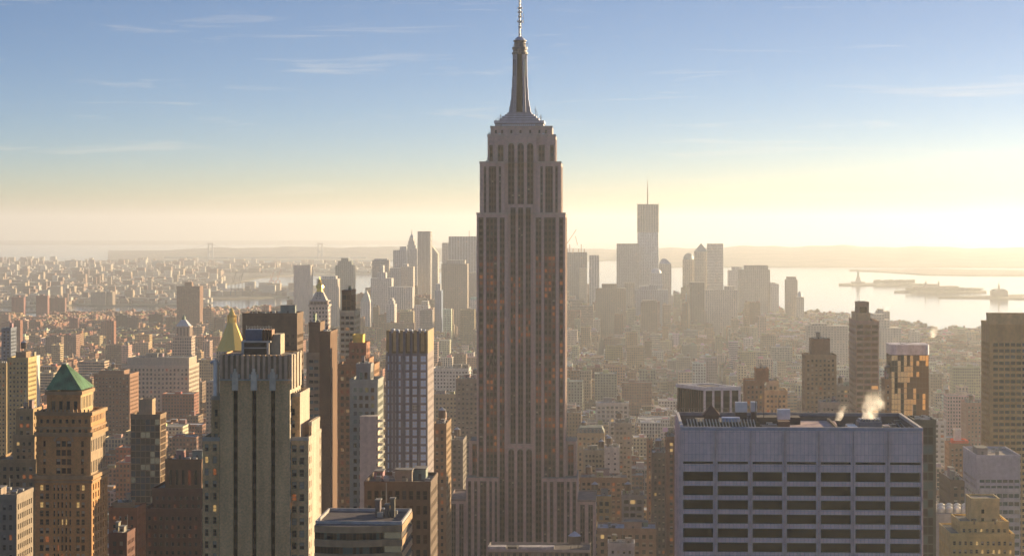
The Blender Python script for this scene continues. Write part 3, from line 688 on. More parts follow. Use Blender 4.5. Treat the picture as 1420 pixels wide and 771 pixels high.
# ================================================================== PALE OFFICE SLAB (front right)
D1 = 640.0
def a1x(px): return wx(px, D1)
x0, x1, dep = a1x(944), a1x(1280), 50.0; zt = wz(1110, 597, D1)
slab = thing('office_block', 'pale mauve marble office block with black window bands and machinery on its flat roof', 'office building', ((x0 + x1) / 2, D1 + dep / 2, 0))
OCC.append((938, 1282, 578, D1)); FOOT.append((x0 - 5, x1 + 5, D1 - 5, D1 + dep + 5))
PAL = (0.93, 0.73, 0.66)
mb = MB(); core = MB()
zb_ = 60
bandz = [wz(1110, y, D1) for y in range(0)]
rowspy = [(654.5 + 19.6 * k, 667.6 + 19.6 * k) for k in range(7)]
cols_px = [950, 990, 1038, 1087, 1134, 1182, 1229, 1272]
edges = [a1x(p) for p in (944, 992, 1040.5, 1088, 1135, 1183, 1231, 1280)]
pierw = 0.66
# front: panels between piers
zslot0, zslot1 = wz(1110, 643.8, D1), wz(1110, 640.3, D1)
rows = [(zslot0, zslot1)] + [(wz(1110, b, D1), wz(1110, a, D1)) for a, b in rowspy]
rows = sorted((a - zb_, b - zb_) for a, b in rows)
cols = [(edges[i] + pierw - x0, edges[i + 1] - pierw - x0) for i in range(7)]
op = holes(mb, (x0, D1, zb_), (1, 0, 0), x1 - x0, zt - zb_, cols, rows, 1.0, 'stone_blocks', PAL)
srows = [(a, b) for a, b in rows]; scols = [(dep * i / 4 + .9, dep * (i + 1) / 4 - .9) for i in range(4)]
op2 = holes(mb, (x0, D1 + dep, zb_), (0, -1, 0), dep, zt - zb_, scols, srows, 1.0, 'stone_blocks', PAL)
op2 += holes(mb, (x1, D1, zb_), (0, 1, 0), dep, zt - zb_, scols, srows, 1.0, 'stone_blocks', PAL)
mb.wallq((x1, D1 + dep), (x0, D1 + dep), zb_, zt, 'stone_blocks', PAL)
mb.prism(rect(x0, x1, D1, D1 + dep), 0, zb_, 'ribbon', PAL, bay=6)
part(mb, 'walls', slab)
pr = MB()
for e in edges:
    for dx in (-.42, .42):
        if x0 - .2 <= e + dx <= x1 + .2: pr.box(e + dx - .2, e + dx + .2, D1 - .55, D1 - .002, zb_, zt, 'wall', (.84, .65, .60))
for i in range(5): pr.box(x0 - .55, x0 - .002, D1 + dep * i / 4 - .4 * (i > 0), D1 + dep * i / 4 + .8 - .4 * (i > 0), zb_, zt, 'wall', (.84, .65, .60))
part(pr, 'piers', slab)
for (c, w, h, U) in op: winobj(c, w, h, 'glass_black', slab, fc=(.02, .02, .02))
put_windows(slab, op2, [('glass_black', 1)], (.02, .02, .02), limit=30)
pp = MB(); t = .8
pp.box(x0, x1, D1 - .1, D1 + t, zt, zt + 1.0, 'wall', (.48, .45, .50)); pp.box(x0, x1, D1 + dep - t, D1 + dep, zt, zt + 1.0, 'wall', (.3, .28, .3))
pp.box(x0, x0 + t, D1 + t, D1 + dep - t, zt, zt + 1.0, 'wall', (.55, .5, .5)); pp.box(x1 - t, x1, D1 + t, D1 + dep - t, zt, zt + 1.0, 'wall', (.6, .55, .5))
part(pp, 'parapet', slab)
rf = MB(); zr = zt - 2.4
rf.face([(x0 + t, D1 + t, zr), (x1 - t, D1 + t, zr), (x1 - t, D1 + dep - t, zr), (x0 + t, D1 + dep - t, zr)], 'roof', (.06, .055, .06))
for a, b in (((x0 + t, D1 + t), (x1 - t, D1 + t)), ((x1 - t, D1 + t), (x1 - t, D1 + dep - t)), ((x1 - t, D1 + dep - t), (x0 + t, D1 + dep - t)), ((x0 + t, D1 + dep - t), (x0 + t, D1 + t))):
    rf.wallq(b, a, zr, zt, 'wall', (.16, .12, .12))
part(rf, 'roof', slab)
def at1(px, y): return wx(px, y)
# low timber-fenced deck with ribs (left part of the roof)
m = MB()
yq = D1 + 10
m.box(at1(968, yq), at1(1040, yq), yq, yq + 26, zr, zt + .5, 'wall', (.13, .10, .08)); part(m, 'roof_plant_room', slab)
m = MB()
for i in range(22):
    px = 957 + i * 4.4; X = at1(px, yq - 4); m.tube((X, yq - 3.4, zt - 1.2), (X - .9, yq - 2.2, zt + 2.6), .24, 'wall', (.62, .56, .48))
part(m, 'screen_ribs', slab)
m = MB(); m.box(at1(955, yq), at1(1053, yq), yq - 2.2, yq - 1.8, zr, zt + 1.7, 'wall', (.14, .11, .07)); part(m, 'screen_wall', slab)
m = MB(); X = at1(987, yq + 8); m.loft([(zt - .5, rot_rect(X, yq + 12, 4.4, 4.4, 0)), (zt + 2.6, rot_rect(X, yq + 12, 4.4, 4.4, 0))], 'wall', (.20, .10, .07)); m.loft([(zt + 2.6, rot_rect(X, yq + 12, 5.4, 5.4, 0)), (zt + 5.6, rot_rect(X, yq + 12, .3, .3, 0))], 'wall', (.16, .07, .05)); part(m, 'water_tank_house', slab)
m = MB(); m.box(at1(1001, yq), at1(1026, yq), yq - 1.5, yq + 3, zt + 1.72, zt + 2.9, 'metal', (.45, .47, .62)); part(m, 'duct', slab)
for px, w, h, yy, c_ in ((1028, 3.4, 6.6, 20, (.7, .68, .7)), (1045.5, 1.6, 6.4, 24, (.6, .6, .65)), (1087, 3.6, 5.0, 14, (.65, .65, .7))):
    m = MB(); X = at1(px, D1 + yy); m.box(X - w / 2, X + w / 2, D1 + yy, D1 + yy + 3, zr, zt + h - 3, 'wall', (.16, .1, .08)); m.box(X - w / 2 - .1, X + w / 2 + .1, D1 + yy - .1, D1 + yy + 3.1, zt + h - 3, zt + h, 'metal', c_); part(m, 'cooling_unit', slab)
m = MB(); m.box(at1(1050, D1 + 30), at1(1110, D1 + 30), D1 + 30, D1 + 38, zr, zt + 1.2, 'wall', (.10, .08, .07)); m.box(at1(1056, D1 + 10), at1(1082, D1 + 10), D1 + 8, D1 + 9, zr, zt + .9, 'wall', (.45, .36, .3)); part(m, 'roof_plant_room', slab)
m = MB(); m.box(at1(1079, D1 + 6), at1(1095, D1 + 6), D1 + 5, D1 + 10, zr, zt + 2.2, 'wall', (.15, .08, .06)); part(m, 'stair_head', slab)
m = MB(); m.face([(at1(1096, D1 + 3), D1 + 3, zr + 1.4), (at1(1166, D1 + 3), D1 + 3, zr + 1.4), (at1(1158, D1 + 44), D1 + 44, zr + 1.4), (at1(1092, D1 + 44), D1 + 44, zr + 1.4)], 'roof', (.52, .38, .36)); m.box(at1(1166, D1 + 3) - .3, at1(1166, D1 + 3) + .5, D1 + 3, D1 + 44, zr, zr + 2.2, 'wall', (.2, .14, .1)); part(m, 'roof_terrace', slab)
m = MB(); m.box(at1(1190, D1 + 20), at1(1222, D1 + 20), D1 + 18, D1 + 26, zr, zt + 1.0, 'metal', (.20, .22, .28)); 
for i in range(7): m.box(at1(1192 + i * 4.4, D1 + 20), at1(1194.5 + i * 4.4, D1 + 20), D1 + 19, D1 + 25, zt + 1.0, zt + 1.7, 'metal', (.3, .3, .34))
part(m, 'cooling_tower', slab)
m = MB(); m.box(at1(1176, D1 + 14), at1(1189, D1 + 14), D1 + 12, D1 + 22, zr, zr + 2.4, 'metal', (.6, .58, .58)); m.box(at1(1227, D1 + 14), at1(1236, D1 + 14), D1 + 16, D1 + 22, zr, zr + 2.3, 'metal', (.55, .4, .3)); part(m, 'duct', slab)
m = MB()
for i in range(5): m.tube((at1(1232 + i * 5, D1 + 46), D1 + 46, zr + .5 + .2 * i), (at1(1245 + i * 6, D1 + 6), D1 + 6, zr + .5 + .2 * i), .15, 'metal', (.3, .3, .36))
part(m, 'roof_rails', slab)
rk_ = random.Random(77)
for i in range(34):                                                  # small plant, hatches and boxes all over the roof
    px = rk_.choice((rk_.uniform(948, 1095), rk_.uniform(1168, 1240))); yy = D1 + rk_.uniform(3, 44); X = wx(px, yy); w_, d_, h_ = rk_.uniform(.6, 2.6), rk_.uniform(.6, 2.4), rk_.uniform(.6, 3.4); g_ = rk_.uniform(.1, .5)
    m = MB(); m.box(X, X + w_, yy, yy + d_, zr + .002 * i, zr + h_, 'metal', (g_ * 1.1, g_, g_ * .9)); part(m, 'roof_unit', slab)
for i in range(9):                                                   # pipe runs
    yy = D1 + 6 + i * 4.3; px0 = rk_.uniform(950, 1020); px1 = px0 + rk_.uniform(30, 80); zz_ = zr + rk_.uniform(.4, 2.6)
    m = MB(); m.tube((wx(px0, yy), yy, zz_), (wx(px1, yy), yy, zz_), .22, 'metal', (.45, .36, .3), n=6); part(m, 'pipe', slab)
m = MB()
for i in range(46):
    X = x0 + 1 + (x1 - x0 - 2) * i / 45; m.tube((X, D1 + dep - .4, zt + 1.0), (X, D1 + dep - .4, zt + 2.2), .06, 'metal', (.2, .18, .17), n=3)
m.tube((x0 + 1, D1 + dep - .4, zt + 2.2), (x1 - 1, D1 + dep - .4, zt + 2.2), .07, 'metal', (.2, .18, .17), n=3); part(m, 'railing', slab)
for px, h in ((1028.5, 9), (1080, 8), (1048, 7), (1059, 5)):
    m = MB(); X = at1(px, D1 + 22); m.tube((X, D1 + 22, zr), (X, D1 + 22, zt + h), .16, 'metal', (.08, .07, .07)); part(m, 'mast', slab)

# ================================================================== BIG BUILDINGS, one by one
BR = (0.30, 0.19, 0.13); TAN = (0.42, 0.33, 0.24); CREAM = (0.55, 0.47, 0.37); RED = (0.27, 0.12, 0.075); BRN = (0.20, 0.13, 0.09); GRY = (0.32, 0.30, 0.29); WHT = (0.68, 0.64, 0.60)
P = dict(bay=3.2, fw=.45, fl=3.6, fh=.52, m=1.2)

# --- 500 fifth style tower in front left, with three dark recessed strips
D2 = 640.0
def b2(px, off=0): return wx(px, D2 + off)
def z2(py, off=0): return wz(360, py, D2 + off)
t5 = thing('setback_tower', 'tan brick art deco tower with three black window strips and a fluted crown', 'skyscraper', (b2(355), D2 + 18, 0))
OCC.extend([(304, 420, 492, D2), (278, 443, 575, D2)]); FOOT.append((b2(270), b2(450), D2 - 5, D2 + 50))
STN = (0.74, 0.47, 0.22)
w = MB(); ops2 = []
xa, xb = b2(305), b2(402); W = xb - xa; zs = z2(524); zlo = 70
strip = [(b2(323.5) - xa, b2(329.5) - xa), (b2(349.5) - xa, b2(355.5) - xa), (b2(375.5) - xa, b2(381.5) - xa)]
st_ops = holes(w, (xa, D2, zlo), (1, 0, 0), W, z2(527) - zlo, strip, [(0, z2(541) - zlo)], .9, 'brick', STN)
w.wallq((xb, D2), (xb, D2 + 22), zlo, z2(492), 'facade', CREAM, 4.5, 3.6); w.wallq((xb, D2 + 22), (xa, D2 + 22), zlo, z2(492), 'brick', STN); w.wallq((xa, D2 + 22), (xa, D2), zlo, z2(492), 'brick', STN)
w.prism(rect(xa, xb, D2, D2 + 22), 0, zlo, 'facade', STN)
w.face([(xa, D2, z2(494)), (xb, D2, z2(494)), (xb, D2 + 22, z2(494)), (xa, D2 + 22, z2(494))], 'roof', (.16, .13, .11))
part(w, 'walls', t5)
cr = MB()                                                           # fluted crown
nf = 26
for i in range(nf):
    u0 = xa + W * i / nf; u1 = xa + W * (i + 1) / nf; o_ = .45 if i % 2 else 0
    cr.box(u0 + .001, u1 - .001, D2 - .5 + o_, D2 + .4, z2(527), z2(492 + (i % 2)), 'wall', (.38, .25, .15) if i % 2 else (.70, .47, .30))
for i in range(7):
    v0 = D2 + .5 + i * 3; cr.box(xb - .4, xb + .5 + (.3 if i % 2 else 0), v0, v0 + 1.8, z2(540), z2(491 + (i % 3)), 'wall', CREAM)
cr.box(xa - .5, xb + .5, D2 - .85, D2 - .52, z2(527.5), z2(525.5), 'wall', (.58, .50, .40))
part(cr, 'fluted_crown', t5)
for a, b in strip:                                                  # winged finials over the strips, spandrels inside them
    cx = xa + (a + b) / 2; m = MB()
    for i, (hw, y0_, y1_) in enumerate(((1.0, 541, 526), (.95, 526, 519), (.75, 519, 515.5), (.4, 515.5, 511))):
        m.box(cx - hw * .9, cx + hw * .9, D2 - .9 - .05 * i, D2 - .05, z2(y0_), z2(y1_), 'wall', (.78, .66, .5))
    for s_ in (-1, 1): m.box(cx + s_ * 1.2 - .22, cx + s_ * 1.2 + .22, D2 - .88, D2 - .05, z2(524), z2(518.5), 'wall', (.55, .48, .4))
    part(m, 'stone_finial', t5)
for (c, ww, hh, U) in st_ops:
    zz = c.z + hh / 2 - .4; n = 0
    while zz > c.z - hh / 2 + 3:
        me = window_mesh(ww * .8, 2.1, 'glass_black', (.035, .03, .028), 0); o = bpy.data.objects.new('window', me); COL.objects.link(o); o.parent = t5; o.location = Vector((c.x, D2 + .72, zz - 1.2)) - wloc(t5); zz -= 3.6; n += 1
        if n > 26: break
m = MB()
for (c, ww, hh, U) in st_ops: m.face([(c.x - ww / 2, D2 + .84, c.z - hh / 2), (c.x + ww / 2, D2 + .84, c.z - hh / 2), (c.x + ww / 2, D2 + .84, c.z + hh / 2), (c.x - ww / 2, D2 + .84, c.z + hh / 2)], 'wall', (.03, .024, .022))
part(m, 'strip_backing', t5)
# shoulders with paired windows
def shoulder(x0p, x1p, ytop, off, dep, colsn, yrow0, name='setback_wing', side=False, c=STN):
    X0, X1 = wx(x0p, D2 + off), wx(x1p, D2 + off); zt_ = z2(ytop, off); m = MB(); Wd = X1 - X0
    fl = 3.62; rows_ = []; z = z2(yrow0, off)
    while z - 2.1 > zlo + 2: rows_.append((z - 2.1 - zlo, z - zlo)); z -= fl
    rows_ = sorted(rows_)
    op_ = holes(m, (X0, D2 + off, zlo), (1, 0, 0), Wd, zt_ - zlo, [(Wd * a, Wd * b) for a, b in colsn], rows_, .35, 'brick', c)
    n_ = max(2, int(dep / 3.6)); op_s = []
    if side: op_s = holes(m, (X1, D2 + off, zlo), (0, 1, 0), dep, zt_ - zlo, spread(dep, 3.6, .42, .6, .6), rows_, .35, 'brick', CREAM)
    else: m.wallq((X1, D2 + off), (X1, D2 + off + dep), zlo, zt_, 'brick', CREAM)
    m.wallq((X1, D2 + off + dep), (X0, D2 + off + dep), zlo, zt_, 'brick', c); m.wallq((X0, D2 + off + dep), (X0, D2 + off), zlo, zt_, 'brick', c)
    m.face([(X0, D2 + off, zt_), (X1, D2 + off, zt_), (X1, D2 + off + dep, zt_), (X0, D2 + off + dep, zt_)], 'roof', (.2, .17, .14))
    m.prism(rect(X0, X1, D2 + off, D2 + off + dep), 0, zlo, 'facade', c)
    parapet(m, X0, X1, D2 + off, D2 + off + dep, zt_, .8, .35, c=(.5, .43, .34), out=.08)
    part(m, name, t5)
    return op_, op_s
A, As = shoulder(281, 304.5, 610, 2, 26, [(.13, .34), (.60, .82)], 616)
B, Bs = shoulder(293, 304.7, 553, 5, 18, [(.38, .75)], 568)
C_, Cs = shoulder(402.3, 416, 548, 4, 20, [(.14, .5)], 566)
Dd, Ds = shoulder(402.2, 428, 609, 2, 27, [(.10, .35), (.50, .76)], 617, side=True)
Es = shoulder(428.3, 432, 588, 8, 18, [(.3, .6)], 600)
for op_, lim in ((A, 36), (B, 8), (C_, 8), (Dd, 36)):
    put_windows(t5, sorted(op_, key=lambda o: -o[0].z), [('half', 5), ('glass_dark', 4), ('blind', 1), ('lit_yellow', .5), ('lit_orange', .6)], (.25, .2, .15), lim, 1)
put_windows(t5, Ds + Bs + Cs, [('glass_brown', 3), ('glass_dark', 4)], (.3, .25, .18), 12)
# roof structures: dark boxed plant with lattice top
m = MB(); X0, X1 = b2(338, 8), b2(367, 8)
m.box(X0, X1, D2 + 8, D2 + 17, z2(494), z2(478.5), 'wall', (.10, .085, .07)); part(m, 'plant_room', t5)
m = MB(); 
for xx in (b2(336, 6), b2(371, 6)): m.box(xx - .35, xx + .35, D2 + 6.5, D2 + 7.1, z2(493), z2(476), 'metal', (.5, .46, .42))
m.box(b2(336, 6) - .35, b2(375, 6), D2 + 6.3, D2 + 16, z2(476.5), z2(474.5), 'metal', (.55, .5, .45)); m.box(b2(336, 6), b2(371, 6), D2 + 6.6, D2 + 7, z2(485), z2(483.5), 'metal', (.45, .42, .4)); part(m, 'steel_platform', t5)
m = MB(); m.box(b2(341, 9), b2(364, 9), D2 + 8, D2 + 14, z2(474.4), z2(459), 'metal', (.10, .13, .2)); part(m, 'cooling_unit', t5)
m = MB()
for i in range(4): m.box(b2(365 + i * 3.6, 9), b2(367 + i * 3.6, 9), D2 + 8, D2 + 13, z2(474.3), z2(459), 'metal', (.25, .13, .07))
part(m, 'cooling_fins', t5)
m = MB(); m.box(b2(378, 10), b2(389, 10), D2 + 10, D2 + 18, z2(494), z2(466), 'wall', (.5, .42, .3)); m.box(b2(374, 9), b2(378, 9), D2 + 9.5, D2 + 16, z2(494), z2(473), 'wall', (.45, .38, .28)); part(m, 'stair_tower', t5)
m = MB()
for i in range(10):
    x_ = b2(341 + i * 3.9, 8)
    m.tube((x_, D2 + 9, z2(459)), (x_, D2 + 9, z2(453 + (i * 3) % 4)), .10, 'metal', (.55, .5, .42)); 
    if i < 9: m.tube((x_, D2 + 9, z2(456)), (b2(341 + (i + 1) * 3.9, 8), D2 + 9, z2(454.5)), .10, 'metal', (.55, .5, .42))
part(m, 'roof_lattice', t5)
m = MB(); m.loft([(z2(553, 5), ngon(b2(299, 6), D2 + 7, .9, 10)), (z2(502, 5), ngon(b2(299, 6), D2 + 7, .9, 10))], 'metal', (.75, .72, .70)); m.tube((b2(299, 6), D2 + 7, z2(502)), (b2(291, 6), D2 + 8, z2(506)), .5, 'metal', (.7, .68, .66), n=6); part(m, 'flue', t5)

# --- green roofed tower, far left
D3 = 760.0
def z3(py, off=0): return wz(95, py, D3 + off)
def x3(px, off=0): return wx(px, D3 + off)
g3 = thing('green_roofed_tower', 'brown stone tower under a steep green copper pyramid roof', 'skyscraper', (x3(90), D3 + 12, 0))
OCC.append((48, 148, 560, D3)); OCC.append((66, 133, 506, D3)); FOOT.append((x3(40), x3(155), D3 - 5, D3 + 40))
BS = (0.52, 0.28, 0.11); dp = 24
xa, xb = x3(48), x3(127); zl = 60; W = xb - xa
w = MB(); 
rows3 = []; z = z3(672)
while z > zl + 5: rows3.append((z - 2.1 - zl, z - zl)); z -= 3.05
rows3.sort()
cl3 = [(W * a, W * b) for a, b in ((.09, .155), (.19, .255), (.33, .36), (.40, .43), (.47, .50), (.54, .57), (.61, .64), (.73, .79), (.82, .88))]
o3 = holes(w, (xa, D3, zl), (1, 0, 0), W, z3(663) - zl, cl3, rows3, .4, 'brick', BS)
zt3 = z3(663)
o3s = holes(w, (xb, D3, zl), (0, 1, 0), dp, zt3 - zl, spread(dp, 3.6, .4, .8, .8), rows3, .4, 'brick', BS)
w.wallq((xb, D3 + dp), (xa, D3 + dp), zl, zt3, 'brick', BS); w.wallq((xa, D3 + dp), (xa, D3), zl, zt3, 'brick', BS)
w.prism(rect(xa, xb, D3, D3 + dp), 0, zl, 'facade', BS)
# middle stage with the tall arches y598..663
mx0, mx1 = x3(50.5, 1), x3(126, 1); Wm = mx1 - mx0
o3b = holes(w, (mx0, D3 + 1, zt3), (1, 0, 0), Wm, z3(604) - zt3, [(Wm * .12, Wm * .17), (Wm * .36, Wm * .44), (Wm * .46, Wm * .54), (Wm * .56, Wm * .64), (Wm * .82, Wm * .87)], [(1.5 + i * 3.2, 3.6 + i * 3.2) for i in range(4)], .5, 'brick', BS)
w.wallq((mx1, D3 + 1), (mx1, D3 + dp - 1), zt3, z3(604), 'facade', (.38, .28, .18), 2.4, 7); w.wallq((mx1, D3 + dp - 1), (mx0, D3 + dp - 1), zt3, z3(604), 'brick', BS); w.wallq((mx0, D3 + dp - 1), (mx0, D3 + 1), zt3, z3(604), 'brick', BS)
w.face([(xa, D3, zt3), (xb, D3, zt3), (xb, D3 + dp, zt3), (xa, D3 + dp, zt3)], 'roof', (.15, .1, .07))
w.face([(mx0, D3 + 1, z3(575)), (mx1, D3 + 1, z3(575)), (mx1, D3 + dp - 1, z3(575)), (mx0, D3 + dp - 1, z3(575))], 'roof', (.15, .1, .07))
# gallery y575..604
o3c = holes(w, (mx0, D3 + 1, z3(604)), (1, 0, 0), Wm, z3(575) - z3(604), spread(Wm, 2.2, .45, .6, .6), [(.9, 2.6), (4.3, 5.7)], .5, 'brick', BS)
w.wallq((mx1, D3 + 1), (mx1, D3 + dp - 1), z3(604), z3(575), 'facade', BS, 2.2, 3.4); w.wallq((mx1, D3 + dp - 1), (mx0, D3 + dp - 1), z3(604), z3(575), 'brick', BS); w.wallq((mx0, D3 + dp - 1), (mx0, D3 + 1), z3(604), z3(575), 'brick', BS)
# top stage under the roof y546..578
tx0, tx1 = x3(65, 3), x3(112, 3); Wt = tx1 - tx0; ty0, ty1 = D3 + 3, D3 + dp - 3
o3d = holes(w, (tx0, ty0, z3(575)), (1, 0, 0), Wt, z3(545) - z3(575), spread(Wt, 2.5, .5, 1, .6), [(1.4, 4.6)], .5, 'brick', BS)
w.wallq((tx1, ty0), (tx1, ty1), z3(575), z3(545), 'facade', (.55, .40, .2), 2.2, 6.0); w.wallq((tx1, ty1), (tx0, ty1), z3(575), z3(545), 'brick', BS); w.wallq((tx0, ty1), (tx0, ty0), z3(575), z3(545), 'brick', BS)
part(w, 'walls', g3)
for (yy_, h_, o_, a_, b_, ya_, yb_) in ((663, 1.0, .7, xa, xb, D3, D3 + dp), (668, .5, .4, xa, xb, D3, D3 + dp), (604, 1.1, .8, mx0, mx1, D3 + 1, D3 + dp - 1), (594, .5, .4, mx0, mx1, D3 + 1, D3 + dp - 1), (575, .9, .6, mx0, mx1, D3 + 1, D3 + dp - 1), (547, .9, .6, tx0, tx1, ty0, ty1)):
    m = MB(); parapet(m, a_, b_, ya_, yb_, z3(yy_), h_, .5 + o_, c=(.42, .27, .14), out=o_); part(m, 'cornice', g3)
for i in range(14):
    m = MB(); u = mx0 + Wm * (i + .5) / 14; m.box(u - .25, u + .25, D3 + .1, D3 + .7, z3(575) + .9, z3(575) + 1.9, 'wall', (.4, .28, .17)); part(m, 'pinnacle', g3)
rfm = MB(); ax0, ax1 = x3(84, 9), x3(90, 9)
zr0, zr1 = z3(545) + .9, z3(506, 9)
base = rect(tx0 - .4, tx1 + .4, ty0 - .4, ty1 + .4); tpz = rect(ax0, ax1 - .1, (ty0 + ty1) / 2 - 1, (ty0 + ty1) / 2 + 1)
rfm.loft([(zr0, base), (zr1, tpz)], 'roof', (.10, .24, .12))
for fi in range(4):                                                 # standing seams
    p0, p1 = base[fi], base[(fi + 1) % 4]; q0, q1 = tpz[fi], tpz[(fi + 1) % 4]
    for k in range(1, 12):
        f = k / 12; A_ = (p0[0] + (p1[0] - p0[0]) * f, p0[1] + (p1[1] - p0[1]) * f, zr0); B_ = (q0[0] + (q1[0] - q0[0]) * f, q0[1] + (q1[1] - q0[1]) * f, zr1)
        rfm.tube(A_, B_, .09, 'roof', (.13, .28, .15), n=3)
pyr = part(rfm, 'roof', g3)
m = MB(); m.box(ax0 - .2, ax1 + .1, (ty0 + ty1) / 2 - 1.2, (ty0 + ty1) / 2 + 1.2, zr1, zr1 + .5, 'wall', (.6, .6, .45)); o = m.build('ridge_cap', pyr)
put_windows(g3, sorted(o3, key=lambda o: -o[0].z), [('half', 4), ('glass_dark', 4), ('lit_yellow', .6), ('lit_orange', .6)], (.3, .2, .12), 54, 1)
put_windows(g3, o3b, [('glass_red', 3), ('half', 2), ('glass_dark', 2)], (.2, .12, .08), 20, 1)
put_windows(g3, o3c + o3d, [('glass_dark', 3), ('glass_brown', 2)], (.2, .14, .1), 24, 0)
put_windows(g3, o3s, [('glass_dark', 3), ('glass_brown', 2)], (.2, .14, .1), 0, 0)
m = MB(); uL, uR = mx0 + Wm * .35, mx0 + Wm * .65; cx = (uL + uR) / 2; r_ = (uR - uL) / 2; prev = None; zz_ = zt3 + 13.0
for i in range(11):
    t = math.pi * i / 10; p = (cx - r_ * math.cos(t), zz_ + 1.9 * math.sin(t)); q_ = (cx - (r_ + .7) * math.cos(t), zz_ + 2.7 * math.sin(t))
    if prev: m.face([(prev[0][0], D3 + .85, prev[0][1]), (p[0], D3 + .85, p[1]), (q_[0], D3 + .85, q_[1]), (prev[1][0], D3 + .85, prev[1][1])], 'wall', (.45, .32, .2))
    prev = (p, q_)
part(m, 'arch', g3)

# --- gold pyramid roof tower
D4 = 1980.0
def X4(px): return wx(px, D4)
def Z4(py): return wz(316, py, D4)
g4 = thing('gold_spired_tower', 'stone tower with a bright gilded pyramid spire behind the tan art deco tower', 'tower', (X4(316), D4 + 20, 0))
OCC.append((297, 336, 460, D4)); FOOT.append((X4(280), X4(345), D4, D4 + 50))
cx, cy = X4(316), D4 + 20; rr_ = (X4(336) - X4(296)) / 2 / math.cos(math.pi / 8)
m = MB(); m.prism(rect(X4(285), X4(345), D4 + 2, D4 + 45), 0, Z4(530), 'facade', TAN); m.prism(ngon(cx, cy, rr_ * 1.0, 8, math.pi / 8), Z4(530), Z4(488), 'facade', TAN); part(m, 'walls', g4)
m = MB(); m.loft([(Z4(488), ngon(cx, cy, rr_ * 1.0, 8, math.pi / 8)), (Z4(449), ngon(cx, cy, rr_ * .28, 8, math.pi / 8)), ], 'gold', (.8, .6, .2)); part(m, 'spire', g4)
m = MB(); m.loft([(Z4(449), ngon(cx, cy, rr_ * .26, 8, math.pi / 8)), (Z4(441), ngon(cx, cy, rr_ * .22, 8, math.pi / 8)), (Z4(440), ngon(cx, cy, rr_ * .27, 8, math.pi / 8)), (Z4(427), ngon(cx, cy, .1, 8, math.pi / 8))], 'gold', (.8, .6, .2))
for i in range(8):
    t = math.pi / 8 + i * math.pi / 4; m.box(cx + rr_ * .28 * math.cos(t) - .3, cx + rr_ * .28 * math.cos(t) + .3, cy + rr_ * .28 * math.sin(t) - .3, cy + rr_ * .28 * math.sin(t) + .3, Z4(449), Z4(438), 'gold')
part(m, 'lantern', g4)

# --- pale campanile with gold cupola
D5 = 2130.0
def X5(px): return wx(px, D5)
def Z5(py): return wz(441, py, D5)
g5 = thing('campanile_tower', 'pale clock tower with tapering roof and small gold cupola', 'tower', (X5(441), D5 + 12, 0))
OCC.append((432, 455, 440, D5)); FOOT.append((X5(420), X5(470), D5, D5 + 30)); cx, cy = X5(441), D5 + 12; PL = (.62, .52, .45)
m = MB(); h = 9.5; m.box(cx - h, cx + h, cy - h, cy + h, 0, Z5(425), 'facade', PL, bay=3, fl=4); m.box(cx - h - .9, cx + h + .9, cy - h - .9, cy + h + .9, Z5(425), Z5(422.5), 'wall', PL)
part(m, 'walls', g5)
m = MB()
m.box(cx - h + 1.5, cx + h - 1.5, cy - h + 1.5, cy + h - 1.5, Z5(422.5), Z5(419), 'wall', (.4, .3, .26))
for i in range(6):
    for s_ in (0, 1):
        u = -h + 1 + (2 * h - 2) * i / 5
        m.box(cx + u - .5, cx + u + .5, cy - h + .2, cy - h + 1.1, Z5(422.5), Z5(418.6), 'wall', PL)
m.box(cx - h, cx + h, cy - h, cy + h, Z5(418.5), Z5(417), 'wall', PL); part(m, 'loggia', g5)
m = MB(); m.loft([(Z5(417), rect(cx - 7.6, cx + 7.6, cy - 7.6, cy + 7.6)), (Z5(405), rect(cx - 3.6, cx + 3.6, cy - 3.6, cy + 3.6))], 'wall', (.58, .5, .44))
for zz_, hw in ((414.5, 6.9), (411, 5.7), (408, 4.7)):
    for u in (-.4, .1): m.box(cx + u * hw, cx + u * hw + 1.2, cy - hw - .35, cy - hw + 1.0, Z5(zz_), Z5(zz_ - 1.2), 'wall', (.08, .06, .05))
part(m, 'roof', g5)
m = MB(); m.loft([(Z5(405), ngon(cx, cy, 3.3, 8)), (Z5(400), ngon(cx, cy, 3.0, 8)), (Z5(399.5), ngon(cx, cy, 4.2, 8)), (Z5(396), ngon(cx, cy, 3.6, 8)), (Z5(392.5), ngon(cx, cy, 1.5, 8)), (Z5(391), ngon(cx, cy, 1.9, 8)), (Z5(388), ngon(cx, cy, .6, 8)), (Z5(384), ngon(cx, cy, .1, 8))], 'gold', (.8, .6, .2)); part(m, 'cupola', g5)
# --- clock tower with lantern at left middle distance
D6 = 2900.0
def Z6(py): return wz(252, py, D6)
g6 = thing('clock_tower', 'pinkish stone clock tower with columned belfry and pale pyramid cap', 'tower', (wx(252, D6), D6 + 15, drop(D6)))
OCC.append((238, 268, 455, D6)); FOOT.append((wx(235, D6), wx(272, D6), D6 - 2, D6 + 40)); cx, cy = wx(252, D6), D6 + 14; PL = (.52, .40, .32)
m = MB(); m.box(cx - 13, cx + 13, cy - 13, cy + 13, 0, Z6(468), 'facade', PL, bay=3.2, fl=4); m.box(cx - 14, cx + 14, cy - 14, cy + 14, Z6(468), Z6(466.5), 'wall', PL); part(m, 'walls', g6)
m = MB(); m.box(cx - 7.5, cx + 7.5, cy - 7.5, cy + 7.5, Z6(466.5), Z6(455), 'wall', (.3, .22, .17))
for i in range(5):
    u = -9 + 18 * i / 4
    m.box(cx + u - .9, cx + u + .9, cy - 10, cy - 8.2, Z6(466.5), Z6(454.5), 'wall', PL); m.box(cx + 8.2, cx + 10, cy + u - .9 + .2, cy + u + .9 + .2, Z6(466.5), Z6(454.6), 'wall', PL)
